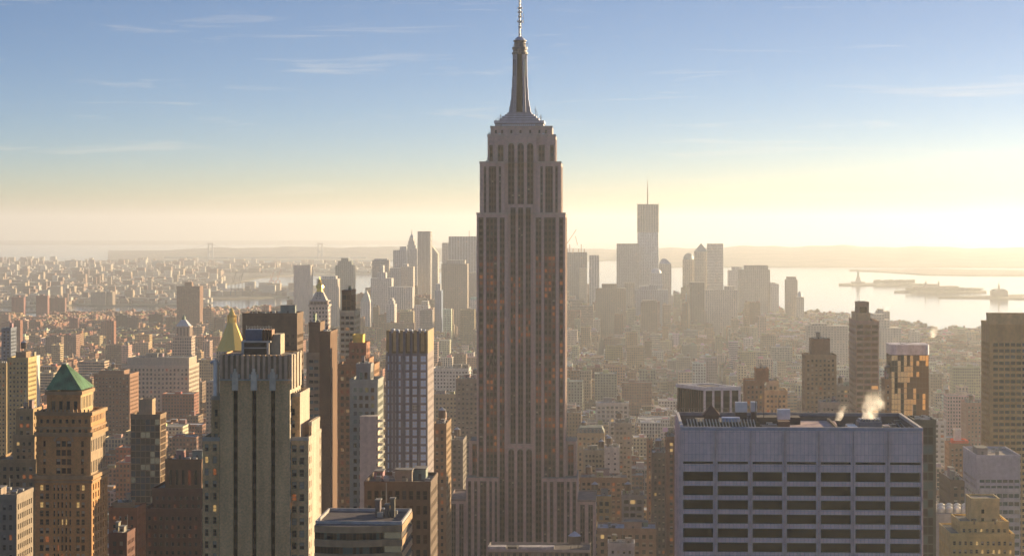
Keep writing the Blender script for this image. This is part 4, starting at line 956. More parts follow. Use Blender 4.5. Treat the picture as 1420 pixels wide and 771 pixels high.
m.box(cx - 10.5, cx + 10.5, cy - 10.5, cy + 10.5, Z6(454.4), Z6(452.5), 'wall', PL); part(m, 'belfry', g6)
m = MB(); m.loft([(Z6(452.5), rect(cx - 9, cx + 9, cy - 9, cy + 9)), (Z6(444), rect(cx - 3, cx + 3, cy - 3, cy + 3))], 'metal', (.6, .6, .62)); part(m, 'roof', g6)
m = MB(); m.loft([(Z6(444), ngon(cx, cy, 2.6, 8)), (Z6(440), ngon(cx, cy, 2.4, 8)), (Z6(437), ngon(cx, cy, .3, 8))], 'metal', (.12, .17, .12)); part(m, 'lantern', g6)

# --- blue-glazed tower with brown piers
def cols425(W):
    e = []
    for i in range(5):
        a = W * (i * .2 + .0) + (.25 if i == 0 else 0); e.append((a + .55, W * (i + 1) * .2 - .75))
    return e
b425, top = tower('striped_tower', 'tower gridded with sky blue windows and brown fins above its roof', 960,
    [dict(x0=535, x1=593, top=490, dep=32, win=dict(cols=cols425, fl=3.62, fh=.76, rec=.35, mt=.6), side=dict(bay=3.2, fw=.3, fl=3.62, fh=.4, m=1), col=(.30, .25, .25))],
    col=(.30, .25, .25), glass=[('glass_sky', 10), ('glass_grey', .3), ('blind', .5)], framec=(.78, .72, .72), limit=95, detail=2, rtop=None, parap=0)
x0, x1, y0, y1, z1 = top; Z = lambda py: wz(564, py, 960)
m = MB(); m.box(x0 + .8, x1 - .8, y0 + 1.2, y1 - 1.2, z1, Z(462), 'wall', (.30, .20, .11), rk='roof', rc=(.2, .2, .2)); m.box(x1 - .8, x1, y0 + 1, y1, z1, Z(459), 'wall', (.42, .33, .2)); part(m, 'plant_screen', b425)
for i in range(6):
    px = 541.5 + i * 9.6; X = wx(px, 960)
    m = MB(); wd = 1.0
    if i < 5: m.box(X - .55, X + .55, y0 - .55, y0 + .02, 60, Z(459), 'wall', (.20, .17, .18)); part(m, 'fin', b425)
    m = MB(); a, b = wx(535.4 + i * 9.6, 960) , wx(535.4 + i * 9.6 + 4.6, 960); m.box(a + .1, b, y0 - .35, y0 + 1.1, Z(487), Z(458 + (i % 2)), 'wall', (.52, .36, .17)); part(m, 'crown_panel', b425)
m = MB()
for i in range(8): m.box(x0 + 2 + i * 2, x0 + 3.2 + i * 2, y0 + 5, y0 + 9, Z(462), Z(457 + i % 3), 'metal', (.4, .45, .55))
part(m, 'roof_vents', b425)

# --- brown slabs and towers left of centre
tower('brown_slab_tower', 'broad dark brown office tower behind the rooftop plant of the tan tower', 1100, [dict(x0=336, x1=412, top=437, dep=22, win=dict(bay=2.6, fw=.6, fl=3.7, fh=.45, rec=.25, mt=9), col=(.15, .09, .055), side=dict(bay=2.6, fw=.6, fl=3.7, fh=.45, rec=.25, mt=9))], glass=[('glass_dark', 4), ('glass_brown', 5), ('glass_gold_tint', .5)], limit=70, rtop=(1, 0))
tower('slender_brown_tower', 'slender brown tower on a wider banded shaft, left of the pale clock tower', 1010, [dict(x0=425, x1=452, top=492, dep=26, win=dict(bay=2.4, fw=.85, fl=3.2, fh=.45, rec=.3), col=(.34, .27, .18)), dict(x0=428, x1=444, top=450, off=3, dep=16, col=(.20, .12, .075))], glass=[('glass_dark', 4), ('glass_teal', 2), ('glass_grey', 1), ('half', 1)], limit=90, rtop=(1, 1))
tower('blank_brown_tower', 'windowless dark brown tower just left of the stepped orange building', 960, [dict(x0=443, x1=458, top=463, dep=24, win=None, col=(.17, .09, .05), wk='brick')], rtop=(1, 0), cat='tower')
sk, top = tower('balcony_tower', 'tower with pale balcony bands and a dark brown top', 1250, [dict(x0=471, x1=492, top=433, dep=24, win=dict(bay=2.6, fw=.8, fl=3.3, fh=.5, rec=.6, m=.4), col=(.66, .55, .36)), dict(x0=474, x1=487, top=405, off=2, dep=22, win=dict(bay=2.5, fw=.8, fl=3.3, fh=.8, rec=.2, m=.3), col=(.14, .07, .04))], glass=[('glass_brown', 4), ('glass_dark', 4), ('glass_gold_tint', 1)], limit=80, rtop=(1, 0))
tower('stepped_orange_tower', 'orange brown stepped tower with a yellow cap', 1120, [dict(x0=468, x1=519, top=508, dep=24, win=dict(bay=2.8, fw=.55, fl=3.3, fh=.55), col=(.34, .18, .09)), dict(x0=480, x1=512, top=500, off=1, dep=20, win=dict(bay=2.8, fw=.55, fl=3.3, fh=.55), col=(.38, .19, .1)), dict(x0=484, x1=508, top=478, off=3, dep=16, win=dict(bay=2.8, fw=.5, fl=3.3, fh=.6), col=(.35, .14, .08)), dict(x0=489, x1=503, top=467, off=5, dep=10, win=None, col=(.75, .55, .12))], glass=[('glass_dark', 4), ('glass_brown', 4), ('lit_dim', 1), ('glass_gold_tint', 1)], limit=96, rtop=None)
tw, top = tower('pale_balcony_building', 'grey green tower with a blank white side wall and curved balconies', 860, [dict(x0=485, x1=524, top=530, dep=20, win=dict(bay=2.6, fw=.6, fl=3.1, fh=.55, rec=.4), col=(.32, .34, .30)), dict(x0=494, x1=514, top=508, off=4, dep=10, win=dict(bay=2.4, fw=.6, fl=3.2, fh=.6), col=(.28, .27, .26))], glass=[('glass_dark', 4), ('glass_teal', 3), ('glass_grey', 2), ('lit_orange', .5)], limit=88, rtop=(1, 0))
m = MB(); D = 852; m.box(wx(499, D), wx(524, D), D, D + 7, 40, wz(510, 577, D), 'wall', (.58, .50, .43)); part(m, 'blank_wall', tw)
for i in range(27):
    z = wz(520, 585, D) - i * 3.1; m = MB(); X = wx(526.5, D)
    m.loft([(z, [(X - 1.4, D + .3)] + [(X + .2 + 1.5 * math.sin(a), D + 2.2 - 2.2 * math.cos(a)) for a in (0, .5, 1, 1.6, 2.2, 2.8, 3.14)] + [(X - 1.4, D + 4.2)]), (z + 1.0, [(X - 1.4, D + .3)] + [(X + .2 + 1.5 * math.sin(a), D + 2.2 - 2.2 * math.cos(a)) for a in (0, .5, 1, 1.6, 2.2, 2.8, 3.14)] + [(X - 1.4, D + 4.2)])], 'wall', (.6, .58, .46)); part(m, 'balcony', tw)
    m = MB(); m.box(wx(522.4, D), wx(523.8, D), D - .06, D + .05, z + 1.0, z + 2.3, 'glass_dark'); part(m, 'window', tw)

# --- dark building with big windows, gold lit side (bottom centre-left)
tower('dark_loft_block', 'dark brown office block with tall windows and a sunlit side, rooftop machines above', 700, [dict(x0=505, x1=597, top=672, dep=27, win=dict(cols=lambda W: spread(W, 2.25, .62, .6, .6), fl=4.6, fh=.62, rec=.5, mt=1.0), side=dict(bay=3.0, fw=.42, fl=3.9, fh=.45, m=.8), col=(.13, .085, .06))], col=(.13, .085, .06), glass=[('glass_dark', 6), ('glass_brown', 2), ('lit_yellow', .5), ('glass_grey', .6)], framec=(.1, .07, .05), limit=90, detail=1, rtop=(4, 0), roofc=(.12, .11, .11))
# --- building with curved bands, bottom left of centre
D = 550.0; cb_ = thing('curved_band_block', 'low office block with curved pale concrete bands, roof cluttered with ducts', 'office building', (wx(495, D), D + 14, 0))
OCC.append((443, 570, 735, D)); FOOT.append((wx(430, D), wx(560, D), D - 5, D + 35))
xa, xb = wx(435, D), wx(555, D); zt_ = wz(500, 731, D); dpt = 29
arc = [(xa + (xb - 5.5 - xa) * i / 10, D + 3.2 * (1 - math.sin(math.pi * (.15 + .7 * i / 10))) ) for i in range(11)] + [(xb - 4.8, D + 2.2), (xb - 4.6, D + 3.2)]
poly = arc + [(xb, D + 3.2), (xb, D + dpt), (xa, D + dpt)]
m = MB(); m.prism(poly, 100, zt_, 'wall', (.08, .06, .05)); part(m, 'core', cb_)
out_ = [(p[0], p[1] - .7) for p in arc[:-1]] + [(xb + .3, D + 2.4), (xb + .3, D + dpt + .3), (xa, D + dpt + .3)]
zq = zt_ + .3; k = 0
while zq > 120:
    m = MB(); m.prism(out_, zq - 1.75, zq, 'wall', (.50, .31, .17), rk='roof', rc=(.09, .075, .08) if k == 0 else (.3, .2, .14), bottom=True); part(m, 'concrete_band', cb_); zq -= 3.55; k += 1
zq = zt_ - 1.5
while zq > 130:
    for i in range(len(arc) - 2):
        a, b = arc[i], arc[i + 1]
        for f0, f1 in ((.04, .48), (.52, .96)):
            m = MB(); m.face([(a[0] + (b[0] - a[0]) * f0, a[1] + (b[1] - a[1]) * f0 - .04, zq - 1.75), (a[0] + (b[0] - a[0]) * f1, a[1] + (b[1] - a[1]) * f1 - .04, zq - 1.75), (a[0] + (b[0] - a[0]) * f1, a[1] + (b[1] - a[1]) * f1 - .04, zq - .05), (a[0] + (b[0] - a[0]) * f0, a[1] + (b[1] - a[1]) * f0 - .04, zq - .05)], random.choice(['glass_dark', 'glass_dark', 'glass_teal', 'glass_brown'])); part(m, 'window', cb_)
    m = MB(); m.face([(xb - 4.4, D + 3.12, zq - 1.75), (xb - .2, D + 3.12, zq - 1.75), (xb - .2, D + 3.12, zq - .05), (xb - 4.4, D + 3.12, zq - .05)], 'glass_gold_tint'); part(m, 'window', cb_)
    zq -= 3.55
rooftop(cb_, xa + 12, xb - 2, D + 14, D + dpt - 2, zt_ + .3, n=3, tank=0, c=(.16, .12, .10), seed=31)
parapet(mb2 := MB(), xa, xb, D + 4, D + dpt, zt_ + .3, .8, c=(.5, .46, .44)); part(mb2, 'parapet', cb_)

# --- left edge and left middle
tower('gold_glass_block', 'glass office block with a brilliant gold sunlit side', 1250, [dict(x0=181, x1=222, top=577, dep=17, win=dict(bay=2.9, fw=.9, fl=3.7, fh=.84, rec=.12, m=.2), col=(.26, .17, .10), side=dict(bay=2.4, fw=.85, fl=3.7, fh=.8, rec=.1)), dict(x0=193, x1=211, top=556, off=4, dep=9, col=(.42, .30, .18))], glass=[('glass_brown', 5), ('glass_gold_tint', 1.2), ('glass_grey', 2)], limit=90, rtop=None)
tower('ornate_dark_block', 'dark red brick building with a colonnaded attic', 930, [dict(x0=200, x1=279, top=708, dep=34, win=dict(bay=2.6, fw=.42, fl=3.7, fh=.42, rec=.3), col=(.14, .06, .04)), dict(x0=211, x1=283, top=680, off=3, dep=30, win=dict(bay=2.6, fw=.42, fl=3.7, fh=.42, rec=.3), col=(.14, .06, .04)), dict(x0=229, x1=279, top=640, off=6, dep=22, win=dict(bay=2.7, fw=.45, fl=12, fh=.6, rec=.7), col=(.19, .10, .05))], glass=[('glass_dark', 6), ('glass_grey', 1.5), ('lit_dim', 1)], limit=96, rtop=(2, 0))
tower('red_brick_block', 'red orange brick block with a glowing sunlit flank', 900, [dict(x0=151, x1=190, top=707, dep=17, win=dict(bay=2.7, fw=.42, fl=3.5, fh=.42), col=(.34, .12, .05)), dict(x0=156, x1=181, top=700, off=4, dep=9, col=(.36, .22, .12))], glass=[('glass_dark', 4), ('lit_orange', 1), ('half', 2)], limit=70, rtop=(1, 0))
tower('small_dark_block', 'small dark red block in shade below the red orange brick block', 820, [dict(x0=151, x1=176, top=742, dep=14, win=dict(bay=2.5, fw=.5, fl=3.5, fh=.5), col=(.14, .055, .04))], limit=20, rtop=(2, 0))
tower('yellow_slab', 'yellow brick apartment slab at the edge of the view', 1500, [dict(x0=10, x1=39, top=498, dep=22, win=dict(bay=2.8, fw=.5, fl=3.2, fh=.45), col=(.52, .38, .16)), dict(x0=22, x1=36, top=490, off=3, dep=12, col=(.30, .2, .12))], limit=60, rtop=(0, 1), cat='apartment block')
tower('ochre_block', 'ochre apartment block cut by the picture edge beside the yellow slab', 1600, [dict(x0=-30, x1=9, top=505, dep=22, win=dict(bay=2.8, fw=.5, fl=3.2, fh=.45), col=(.50, .37, .17))], limit=20, rtop=(1, 0), cat='apartment block')
tower('blue_grey_tower', 'slim blue grey tower beyond the ochre apartment block', 2100, [dict(x0=2, x1=15, top=456, dep=20, win=dict(bay=3, fw=.5, fl=3.4, fh=.5), col=(.16, .19, .25))], limit=30, rtop=(1, 0))
tower('white_slab', 'small white walled building with a bright blank side', 1850, [dict(x0=31, x1=46, top=496, dep=22, wk='wall', win=None, col=(.7, .64, .56))], rtop=(1, 0))
tower('stone_block_lower', 'grey brown stone block with rows of windows in the lower corner', 700, [dict(x0=-20, x1=23, top=690, dep=20, win=dict(bay=2.3, fw=.5, fl=3.4, fh=.55), col=(.30, .24, .18))], limit=48, rtop=(1, 0), detail=1)
tower('amber_terrace_block', 'stepped amber brick block with roof terraces left of the green roofed tower', 950, [dict(x0=-10, x1=50, top=640, dep=30, win=dict(bay=2.9, fw=.5, fl=3.5, fh=.5), col=(.34, .22, .11)), dict(x0=18, x1=48, top=606, off=6, dep=20, win=dict(bay=2.9, fw=.5, fl=3.5, fh=.5), col=(.36, .24, .12)), dict(x0=22, x1=46, top=570, off=9, dep=14, win=dict(bay=2.9, fw=.5, fl=3.5, fh=.5), col=(.40, .27, .13))], limit=70, rtop=(2, 0), glass=G_BRICK)
tower('beige_hall', 'long beige stone building with an even grid of windows', 2450, [dict(x0=168, x1=262, top=508, dep=60, win=dict(bay=4.4, fw=.5, fl=5.0, fh=.55), col=(.52, .42, .32)), dict(x0=176, x1=262, top=497, off=10, dep=45, col=(.5, .4, .3))], limit=96, rtop=(2, 0))
tower('red_square_block', 'massive red brick block standing before the long beige building', 2150, [dict(x0=130, x1=180, top=520, dep=40, win=dict(bay=3.6, fw=.45, fl=4, fh=.45), col=(.30, .15, .08)), dict(x0=137, x1=172, top=515, off=4, dep=24, col=(.28, .15, .09))], limit=60, rtop=(1, 1))
tower('paired_red_tower', 'tall brown brick tower standing by the river', 4800, [dict(x0=245, x1=277, top=397, dep=40, win=dict(bay=4, fw=.35, fl=3.2, fh=.4), col=(.27, .14, .09)), dict(x0=256, x1=266, top=391, off=8, dep=18, col=(.3, .16, .1))], limit=0, rtop=None, parap=0)
tower('ribbed_white_tower', 'pale ribbed windowless tower by the river', 5200, [dict(x0=407, x1=430, top=368, dep=50, win=None, col=(.62, .54, .47)), ], limit=0, rtop=None, parap=0)
for yy_, nm_, x0_, x1_, tp_, D_, c_, lb in (('a', 'brown_grid_block', 632, 664, 527, 1720, (.28, .20, .15), 'brown office block with window grid, partly hidden by the central skyscraper'), ('b', 'white_loft_building', 600, 650, 512, 2300, (.66, .62, .56), 'long white loft building beyond the blue windowed tower'), ('c', 'tan_loft_building', 597, 640, 548, 1950, (.44, .33, .2), 'tan brick loft building below the long white one'), ('d', 'copper_brown_tower', 600, 619, 590, 1180, (.27, .17, .09), 'narrow stepped brown tower pressed against the blue windowed tower'), ('e', 'grey_shaded_block', 612, 642, 612, 1480, (.17, .14, .12), 'shaded grey block in the gap left of the central skyscraper')):
    tower(nm_, lb, D_, [dict(x0=x0_, x1=x1_, top=tp_, dep=34, win=dict(bay=3.4, fw=.5, fl=3.8, fh=.48), col=c_)], limit=70, rtop=(2, 1))

# ------------------------------------------------------------------ right of the central tower
D = 1040.0; rb = thing('striped_dark_block', 'dark block turned at an angle with white vertical stripes and a white roof rim', 'office building', (wx(983, D), D + 20, 0))
OCC.append((946, 1020, 532, D)); FOOT.append((wx(940, D), wx(1025, D), D - 5, D + 60))
ang = R(28); c0_ = (wx(977, D), D)
L1, L2 = 17.2, 23.5
pa = c0_; pb = (c0_[0] + L1 * math.cos(R(12)), c0_[1] + L1 * math.sin(R(12)))
pd = (c0_[0] - 12.5, c0_[1] + 21.0); pc = (pb[0] - 12.5, pb[1] + 21.0)
zt_ = wz(977, 541, D); m = MB(); pts = [pa, pb, pc, pd]
m.prism(pts, 0, zt_, 'wall', (.05, .035, .03), rk='roof', rc=(.2, .18, .17)); part(m, 'walls', rb)
def lerp(a, b, f): return (a[0] + (b[0] - a[0]) * f, a[1] + (b[1] - a[1]) * f)
for i in range(5):
    m = MB(); p = lerp(pa, pb, i / 4); m.prism([(p[0] - .55, p[1] - .6), (p[0] + .55, p[1] - .5), (p[0] + .55, p[1] + .3), (p[0] - .55, p[1] + .2)], 20, zt_, 'wall', (.80, .70, .66)); part(m, 'stripe_pier', rb)
for i in range(12):
    m = MB(); p = lerp(pa, pd, (i + .5) / 12); m.prism([(p[0] - .35, p[1] - .3), (p[0] + .2, p[1] - .1), (p[0] + .2, p[1] + .3), (p[0] - .35, p[1] + .1)], 20, zt_, 'metal', (.2, .14, .12)); part(m, 'mullion', rb)
for i in range(4):
    for r_ in range(9):
        a = lerp(pa, pb, (i + .12) / 4 + .01); b = lerp(pa, pb, (i + .88) / 4); z = zt_ - 3.0 - r_ * 3.8
        m = MB(); m.face([(a[0], a[1] - .06, z - 2.6), (b[0], b[1] - .06, z - 2.6), (b[0], b[1] - .06, z), (a[0], a[1] - .06, z)], random.choice(['glass_dark', 'glass_brown', 'glass_dark'])); part(m, 'window', rb)
m = MB()
cx = sum(p[0] for p in pts) / 4; cy = sum(p[1] for p in pts) / 4
outp = [(cx + (p[0] - cx) * 1.05, cy + (p[1] - cy) * 1.05) for p in pts]; inp = [(cx + (p[0] - cx) * .88, cy + (p[1] - cy) * .88) for p in pts]
for i in range(4):
    j = (i + 1) % 4; m.prism([outp[i], outp[j], inp[j], inp[i]], zt_ - .2, zt_ + 1.6, 'wall', (.80, .76, .74), bottom=True)
part(m, 'roof_rim', rb)
m = MB(); q_ = [lerp((cx, cy), p, .35) for p in pts]; m.prism(q_, zt_, zt_ + 1.4, 'wall', (.25, .2, .17)); part(m, 'roof_bulkhead', rb)

tower('brown_apartment_tower', 'reddish brown apartment tower with stepped top beside a cream one', 1350, [dict(x0=1033, x1=1060, top=530, dep=22, win=dict(bay=2.6, fw=.45, fl=3.1, fh=.5), col=(.36, .20, .11)), dict(x0=1048, x1=1066, top=513, off=3, dep=14, col=(.40, .21, .11))], limit=90, rtop=(1, 0), glass=G_BRICK, cat='apartment block')
tower('cream_apartment_tower', 'cream apartment tower with balconies next to the reddish brown one', 1400, [dict(x0=1060, x1=1092, top=543, dep=22, win=dict(bay=2.6, fw=.6, fl=3.1, fh=.5), col=(.58, .46, .28)), dict(x0=1064, x1=1080, top=530, off=3, dep=14, win=dict(bay=2.6, fw=.6, fl=3.1, fh=.5), col=(.6, .5, .34))], limit=90, rtop=(1, 0), cat='apartment block')
tower('flat_topped_brown_tower', 'brown and tan apartment tower with a blank square top', 1500, [dict(x0=1116, x1=1160, top=494, dep=24, win=dict(bay=3, fw=.5, fl=3.2, fh=.55), col=(.32, .22, .13)), dict(x0=1125, x1=1151, top=472, off=3, dep=16, win=None, col=(.27, .16, .1))], limit=96, rtop=(1, 0))
m_, top = tower('banded_tower', 'tall banded brown tower with a stepped penthouse', 1500, [dict(x0=1187, x1=1219, top=447, dep=45, win=dict(cols=lambda W: spread(W, 5.2, .88, .4, .4), fl=4.2, fh=.55, rec=.4, mt=.8), col=(.42, .30, .23), side=dict(bay=4, fw=.8, fl=4.2, fh=.5, rec=.4)), dict(x0=1187, x1=1207, top=436, off=0.5, dep=30, win=None, col=(.5, .4, .25)), dict(x0=1189, x1=1205, top=421, off=4, dep=16, win=dict(bay=4, fw=.8, fl=5, fh=.7, rec=.4), col=(.42, .30, .22))], glass=[('glass_brown', 5), ('glass_dark', 5), ('glass_gold_tint', .6)], limit=98, rtop=(0, 0))
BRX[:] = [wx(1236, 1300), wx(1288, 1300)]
gt, top = tower('gold_paned_tower', 'glass tower with a gold reflection coloured into its panes and a smooth pale crown', 1300, [dict(x0=1236, x1=1288, top=492, dep=24, win=dict(bay=1.9, fw=.93, fl=3.3, fh=.92, rec=.08, m=.1, mt=.2), col=(.07, .05, .04), side=dict(bay=2, fw=.9, fl=3.3, fh=.9, rec=.08))], glass=gold_reflection_pick, limit=100, rtop=None, parap=0)
x0, x1, y0, y1, z1 = top
m = MB(); rr2 = 3.0
pts = []
for (cx_, cy_, a0_) in ((x1 - rr2, y0 + rr2, -90), (x1 - rr2, y1 - rr2, 0), (x0 + rr2, y1 - rr2, 90), (x0 + rr2, y0 + rr2, 180)):
    for k in range(5): a = R(a0_ + k * 22.5); pts.append((cx_ + (rr2 + .6) * math.cos(a), cy_ + (rr2 + .6) * math.sin(a)))
m.prism(pts, z1, wz(1262, 478, 1300), 'metal', (.60, .56, .62), bottom=True); part(m, 'crown', gt)
m = MB(); m.tube((x0 + 6, y0 + 6, wz(1262, 478, 1300)), (x0 + 17, y0 + 6, wz(1262, 474, 1300)), .2); m.tube((x0 + 6, y0 + 6, wz(1262, 478, 1300)), (x0 + 6, y0 + 6, wz(1262, 473, 1300)), .25); part(m, 'window_crane', gt)
tower('edge_bronze_tower', 'wide olive gold tower with balconies at the edge of the picture', 1150, [dict(x0=1372, x1=1470, top=450, dep=26, win=dict(bay=3.0, fw=.82, fl=3.2, fh=.52, rec=.6, mt=9, m=1.8), col=(.52, .33, .14)), dict(x0=1370, x1=1424, top=437, off=-1, dep=5, win=None, col=(.62, .42, .2), stack=False)], glass=[('glass_dark', 5), ('glass_brown', 5), ('glass_grey', 1)], limit=96, rtop=None)
tower('pale_teal_office', 'pale office building with green glass bands and a blank grey top', 1000, [dict(x0=1357, x1=1415, top=680, dep=40, win=dict(cols=lambda W: spread(W, 2.6, .86, .3, .3), fl=3.6, fh=.5, rec=.3, mt=.5), col=(.56, .52, .50), side=dict(bay=5, fw=.8, fl=3.6, fh=.4)), dict(x0=1354, x1=1415, top=634, off=1, dep=39, win=dict(cols=lambda W: spread(W, 2.6, .86, 1.3, .3), fl=3.6, fh=.5, rec=.3, mt=9.5), col=(.52, .48, .52))], glass=[('glass_teal', 6), ('glass_grey', 2), ('blind', .6)], limit=98, rtop=(1, 0), roofc=(.35, .3, .28))
ym, top = tower('yellow_stone_block', 'yellow stone building stepping up to a blank square penthouse', 850, [dict(x0=1318, x1=1407, top=742, dep=30, win=dict(cols=lambda W: spread(W, 2.15, .5, .5, .5), fl=3.5, fh=.5, rec=.35), col=(.56, .42, .17)), dict(x0=1331, x1=1399, top=725, off=3, dep=22, win=dict(cols=lambda W: spread(W, 2.15, .5, .5, .5), fl=3.5, fh=.5, rec=.35), col=(.58, .43, .18)), dict(x0=1347, x1=1386, top=693, off=6, dep=14, win=None, col=(.62, .47, .22))], glass=[('glass_dark', 5), ('half', 2), ('lit_yellow', 2), ('glass_grey', 1)], framec=(.3, .22, .1), limit=98, detail=1, rtop=None, parap=.7)
m = MB(); X = wx(1363, 856); zz_ = wz(1363, 706, 856)
for dz in (0, -3.4): m.box(X - .6, X + .5, 855.9, 856.05, zz_ + dz - 1.6, zz_ + dz, 'glass_black')
part(m, 'window', ym)
for px in (1351, 1380):
    m = MB(); X = wx(px, 853); zz_ = wz(px, 723, 853); m.loft([(zz_ - 1.0, ngon(X, 853.8, 1.0, 10)), (zz_ + 1.0, ngon(X, 853.8, 1.0, 10))], 'metal', (.25, .2, .12)); part(m, 'vent_fan', ym)
tower('dark_glass_slab', 'dark green glass tower half hidden behind the mauve office block', 800, [dict(x0=1268, x1=1298, top=586, dep=18, win=dict(bay=2.2, fw=.9, fl=3.3, fh=.85, rec=.08), col=(.06, .075, .07))], glass=[('glass_teal', 3), ('glass_dark', 6)], limit=80, rtop=(0, 0))
tower('red_topped_block', 'brown brick block with a red lit attic and a white roof tank', 1500, [dict(x0=1316, x1=1343, top=617, dep=20, win=dict(bay=2.6, fw=.5, fl=3.5, fh=.5), col=(.30, .16, .09)), dict(x0=1323, x1=1343, top=613, off=1, dep=16, col=(.75, .12, .05)), dict(x0=1324, x1=1333, top=597, off=5, dep=6, wk='wall', win=None, col=(.72, .68, .62))], glass=G_BRICK, limit=60, rtop=None)
tower('shaded_warehouse', 'dark brick warehouse with pale roof patches beside the pale office', 1150, [dict(x0=1318, x1=1342, top=668, dep=40, win=dict(bay=3, fw=.5, fl=3.6, fh=.5), col=(.15, .09, .06))], limit=40, rtop=(3, 0), roofc=(.5, .45, .42))
# low grey hall with a row of domes on its roof
D = 1050.0; dh = thing('domed_hall', 'low grey hall with a row of pale domes on its roof', 'building', (wx(1310, D), D + 15, 0)); OCC.append((1283, 1342, 700, D)); FOOT.append((wx(1280, D), wx(1345, D), D - 3, D + 35))
m = MB(); zt_ = wz(1310, 712, D); m.box(wx(1270, D), wx(1340, D), D, D + 32, 0, zt_, 'wall', (.36, .35, .38), rk='roof', rc=(.3, .28, .27)); part(m, 'walls', dh)
for r_ in range(2):
    for i in range(6):
        m = MB(); X = wx(1283 + i * 11, D + 5 + 12 * r_); rr2 = 2.0
        m.loft([(zt_, ngon(X, D + 5 + 12 * r_, rr2, 10)), (zt_ + 1.6, ngon(X, D + 5 + 12 * r_, rr2, 10)), (zt_ + 2.4, ngon(X, D + 5 + 12 * r_, rr2 * .8, 10)), (zt_ + 3.0, ngon(X, D + 5 + 12 * r_, rr2 * .35, 10))], 'metal', (.72, .68, .62)); part(m, 'roof_dome', dh, smooth=False)
# mid distance, between the central skyscraper and the office block
for nm_, x0_, x1_, tp_, D_, dp_, c_, lb, spc in (
    ('cream_grid_building', 826, 872, 560, 2050, 26, (.62, .56, .48), 'cream loft building with a regular window grid and dark cornice', dict(bay=4, fw=.6, fl=4, fh=.6)),
    ('bracketed_roof_building', 800, 838, 602, 1700, 30, (.46, .34, .2), 'tan building under a mansard roof with dormers right of the central skyscraper', dict(bay=3.4, fw=.5, fl=4, fh=.5)),
    ('grey_mid_rise', 852, 876, 588, 1750, 26, (.34, .30, .26), 'tall grey brown loft building with a black roof box', dict(bay=3, fw=.6, fl=3.8, fh=.5)),
    ('olive_loft', 809, 842, 626, 1600, 22, (.36, .30, .2), 'olive brick loft building with banded floors beside a white one', dict(bay=2.6, fw=.6, fl=3.6, fh=.5)),
    ('white_party_wall_building', 838, 859, 622, 1590, 22, (.66, .60, .52), 'white walled building stuck to the olive loft', dict(bay=4.5, fw=.3, fl=3.8, fh=.35)),
    ('long_dark_loft', 804, 870, 664, 1450, 26, (.26, .17, .11), 'long brown loft building with pale cornice line', dict(bay=3.4, fw=.55, fl=3.8, fh=.5)),
    ('golden_arcade_building', 803, 848, 690, 1350, 16, (.56, .38, .16), 'golden brick building with big window openings beside the tower base', dict(bay=3.6, fw=.6, fl=4.4, fh=.6)),
    ('grey_frame_building', 862, 893, 688, 1400, 22, (.34, .32, .32), 'grey concrete framed building of three floors of wide windows', dict(bay=4.6, fw=.75, fl=4.2, fh=.6)),
    ('low_arched_building', 828, 910, 735, 1150, 24, (.34, .23, .15), 'low brown building with arched bays and a cluttered roof', dict(bay=3.6, fw=.5, fl=4.0, fh=.55)),
    ('white_penthouse_building', 843, 880, 756, 1080, 14, (.5, .47, .46), 'small pale building with skylights near the lower edge', dict(bay=3.2, fw=.4, fl=3.6, fh=.4)),
    ('tall_narrow_brown_block', 924, 938, 608, 1180, 26, (.26, .13, .08), 'tall narrow red brown block touching the mauve office block', dict(bay=2.4, fw=.45, fl=3.2, fh=.5)),
    ('dark_twin_loft', 904, 925, 630, 1380, 26, (.13, .095, .08), 'dark loft tower with a pale blue roof', dict(bay=3, fw=.5, fl=3.6, fh=.5)),
    ('brown_tower_small', 897, 905, 612, 1500, 14, (.28, .16, .1), 'thin brown tower with an orange tipped tank', dict(bay=3, fw=.5, fl=3.6, fh=.5)),
    ('green_topped_block', 940, 972, 560, 1900, 26, (.4, .34, .26), 'tan block seen behind the dark striped block', dict(bay=3.4, fw=.5, fl=3.8, fh=.5)),
    ('pale_court_building', 1278, 1312, 585, 2100, 30, (.62, .58, .54), 'white building with square windows right of the bronze glass tower', dict(bay=5, fw=.55, fl=5, fh=.5)),
    ('rose_brick_block', 1340, 1372, 560, 1950, 30, (.40, .18, .12), 'rose red brick block before the olive gold edge tower', dict(bay=3.2, fw=.4, fl=3.6, fh=.45)),
    ('tan_penthouse_block', 1138, 1165, 560, 1250, 18, (.42, .35, .28), 'pale stepped apartment house rising just over the mauve office roof', dict(bay=2.6, fw=.45, fl=3.2, fh=.5)),
    ('grey_low_slab', 1130, 1182, 537, 1700, 16, (.24, .19, .15), 'grey brown slab behind the pale stepped apartment house', dict(bay=2.8, fw=.7, fl=3.4, fh=.5)),
    ('tower_side_block', 1227, 1236, 528, 1290, 18, (.30, .18, .1), 'slim brown annex on the flank of the bronze glass tower', dict(bay=2.8, fw=.5, fl=3.4, fh=.5)),
    ):
    r_, top = tower(nm_, lb, D_, [dict(x0=x0_, x1=x1_, top=tp_, dep=dp_, win=spc, col=c_)], limit=80, rtop=(2, 1 if D_ > 1250 else 0), glass=G_BRICK, roofc=random.choice([(.16, .15, .15), (.3, .29, .3), (.45, .45, .5)]))
    if nm_ == 'bracketed_roof_building':
        x0, x1, y0, y1, z1 = top; m = MB(); m.loft([(z1 + 1.1, rect(x0, x1, y0, y1)), (z1 + 5, rect(x0 + 2, x1 - 2, y0 + 3, y1 - 3))], 'roof', (.12, .15, .14)); part(m, 'mansard', r_)
        for i in range(7): m = MB(); X = x0 + (x1 - x0) * (i + .5) / 7; m.box(X - .7, X + .7, y0 + .2, y0 + 2.6, z1 + 1.3, z1 + 3.8, 'wall', (.4, .36, .3)); part(m, 'dormer', r_)
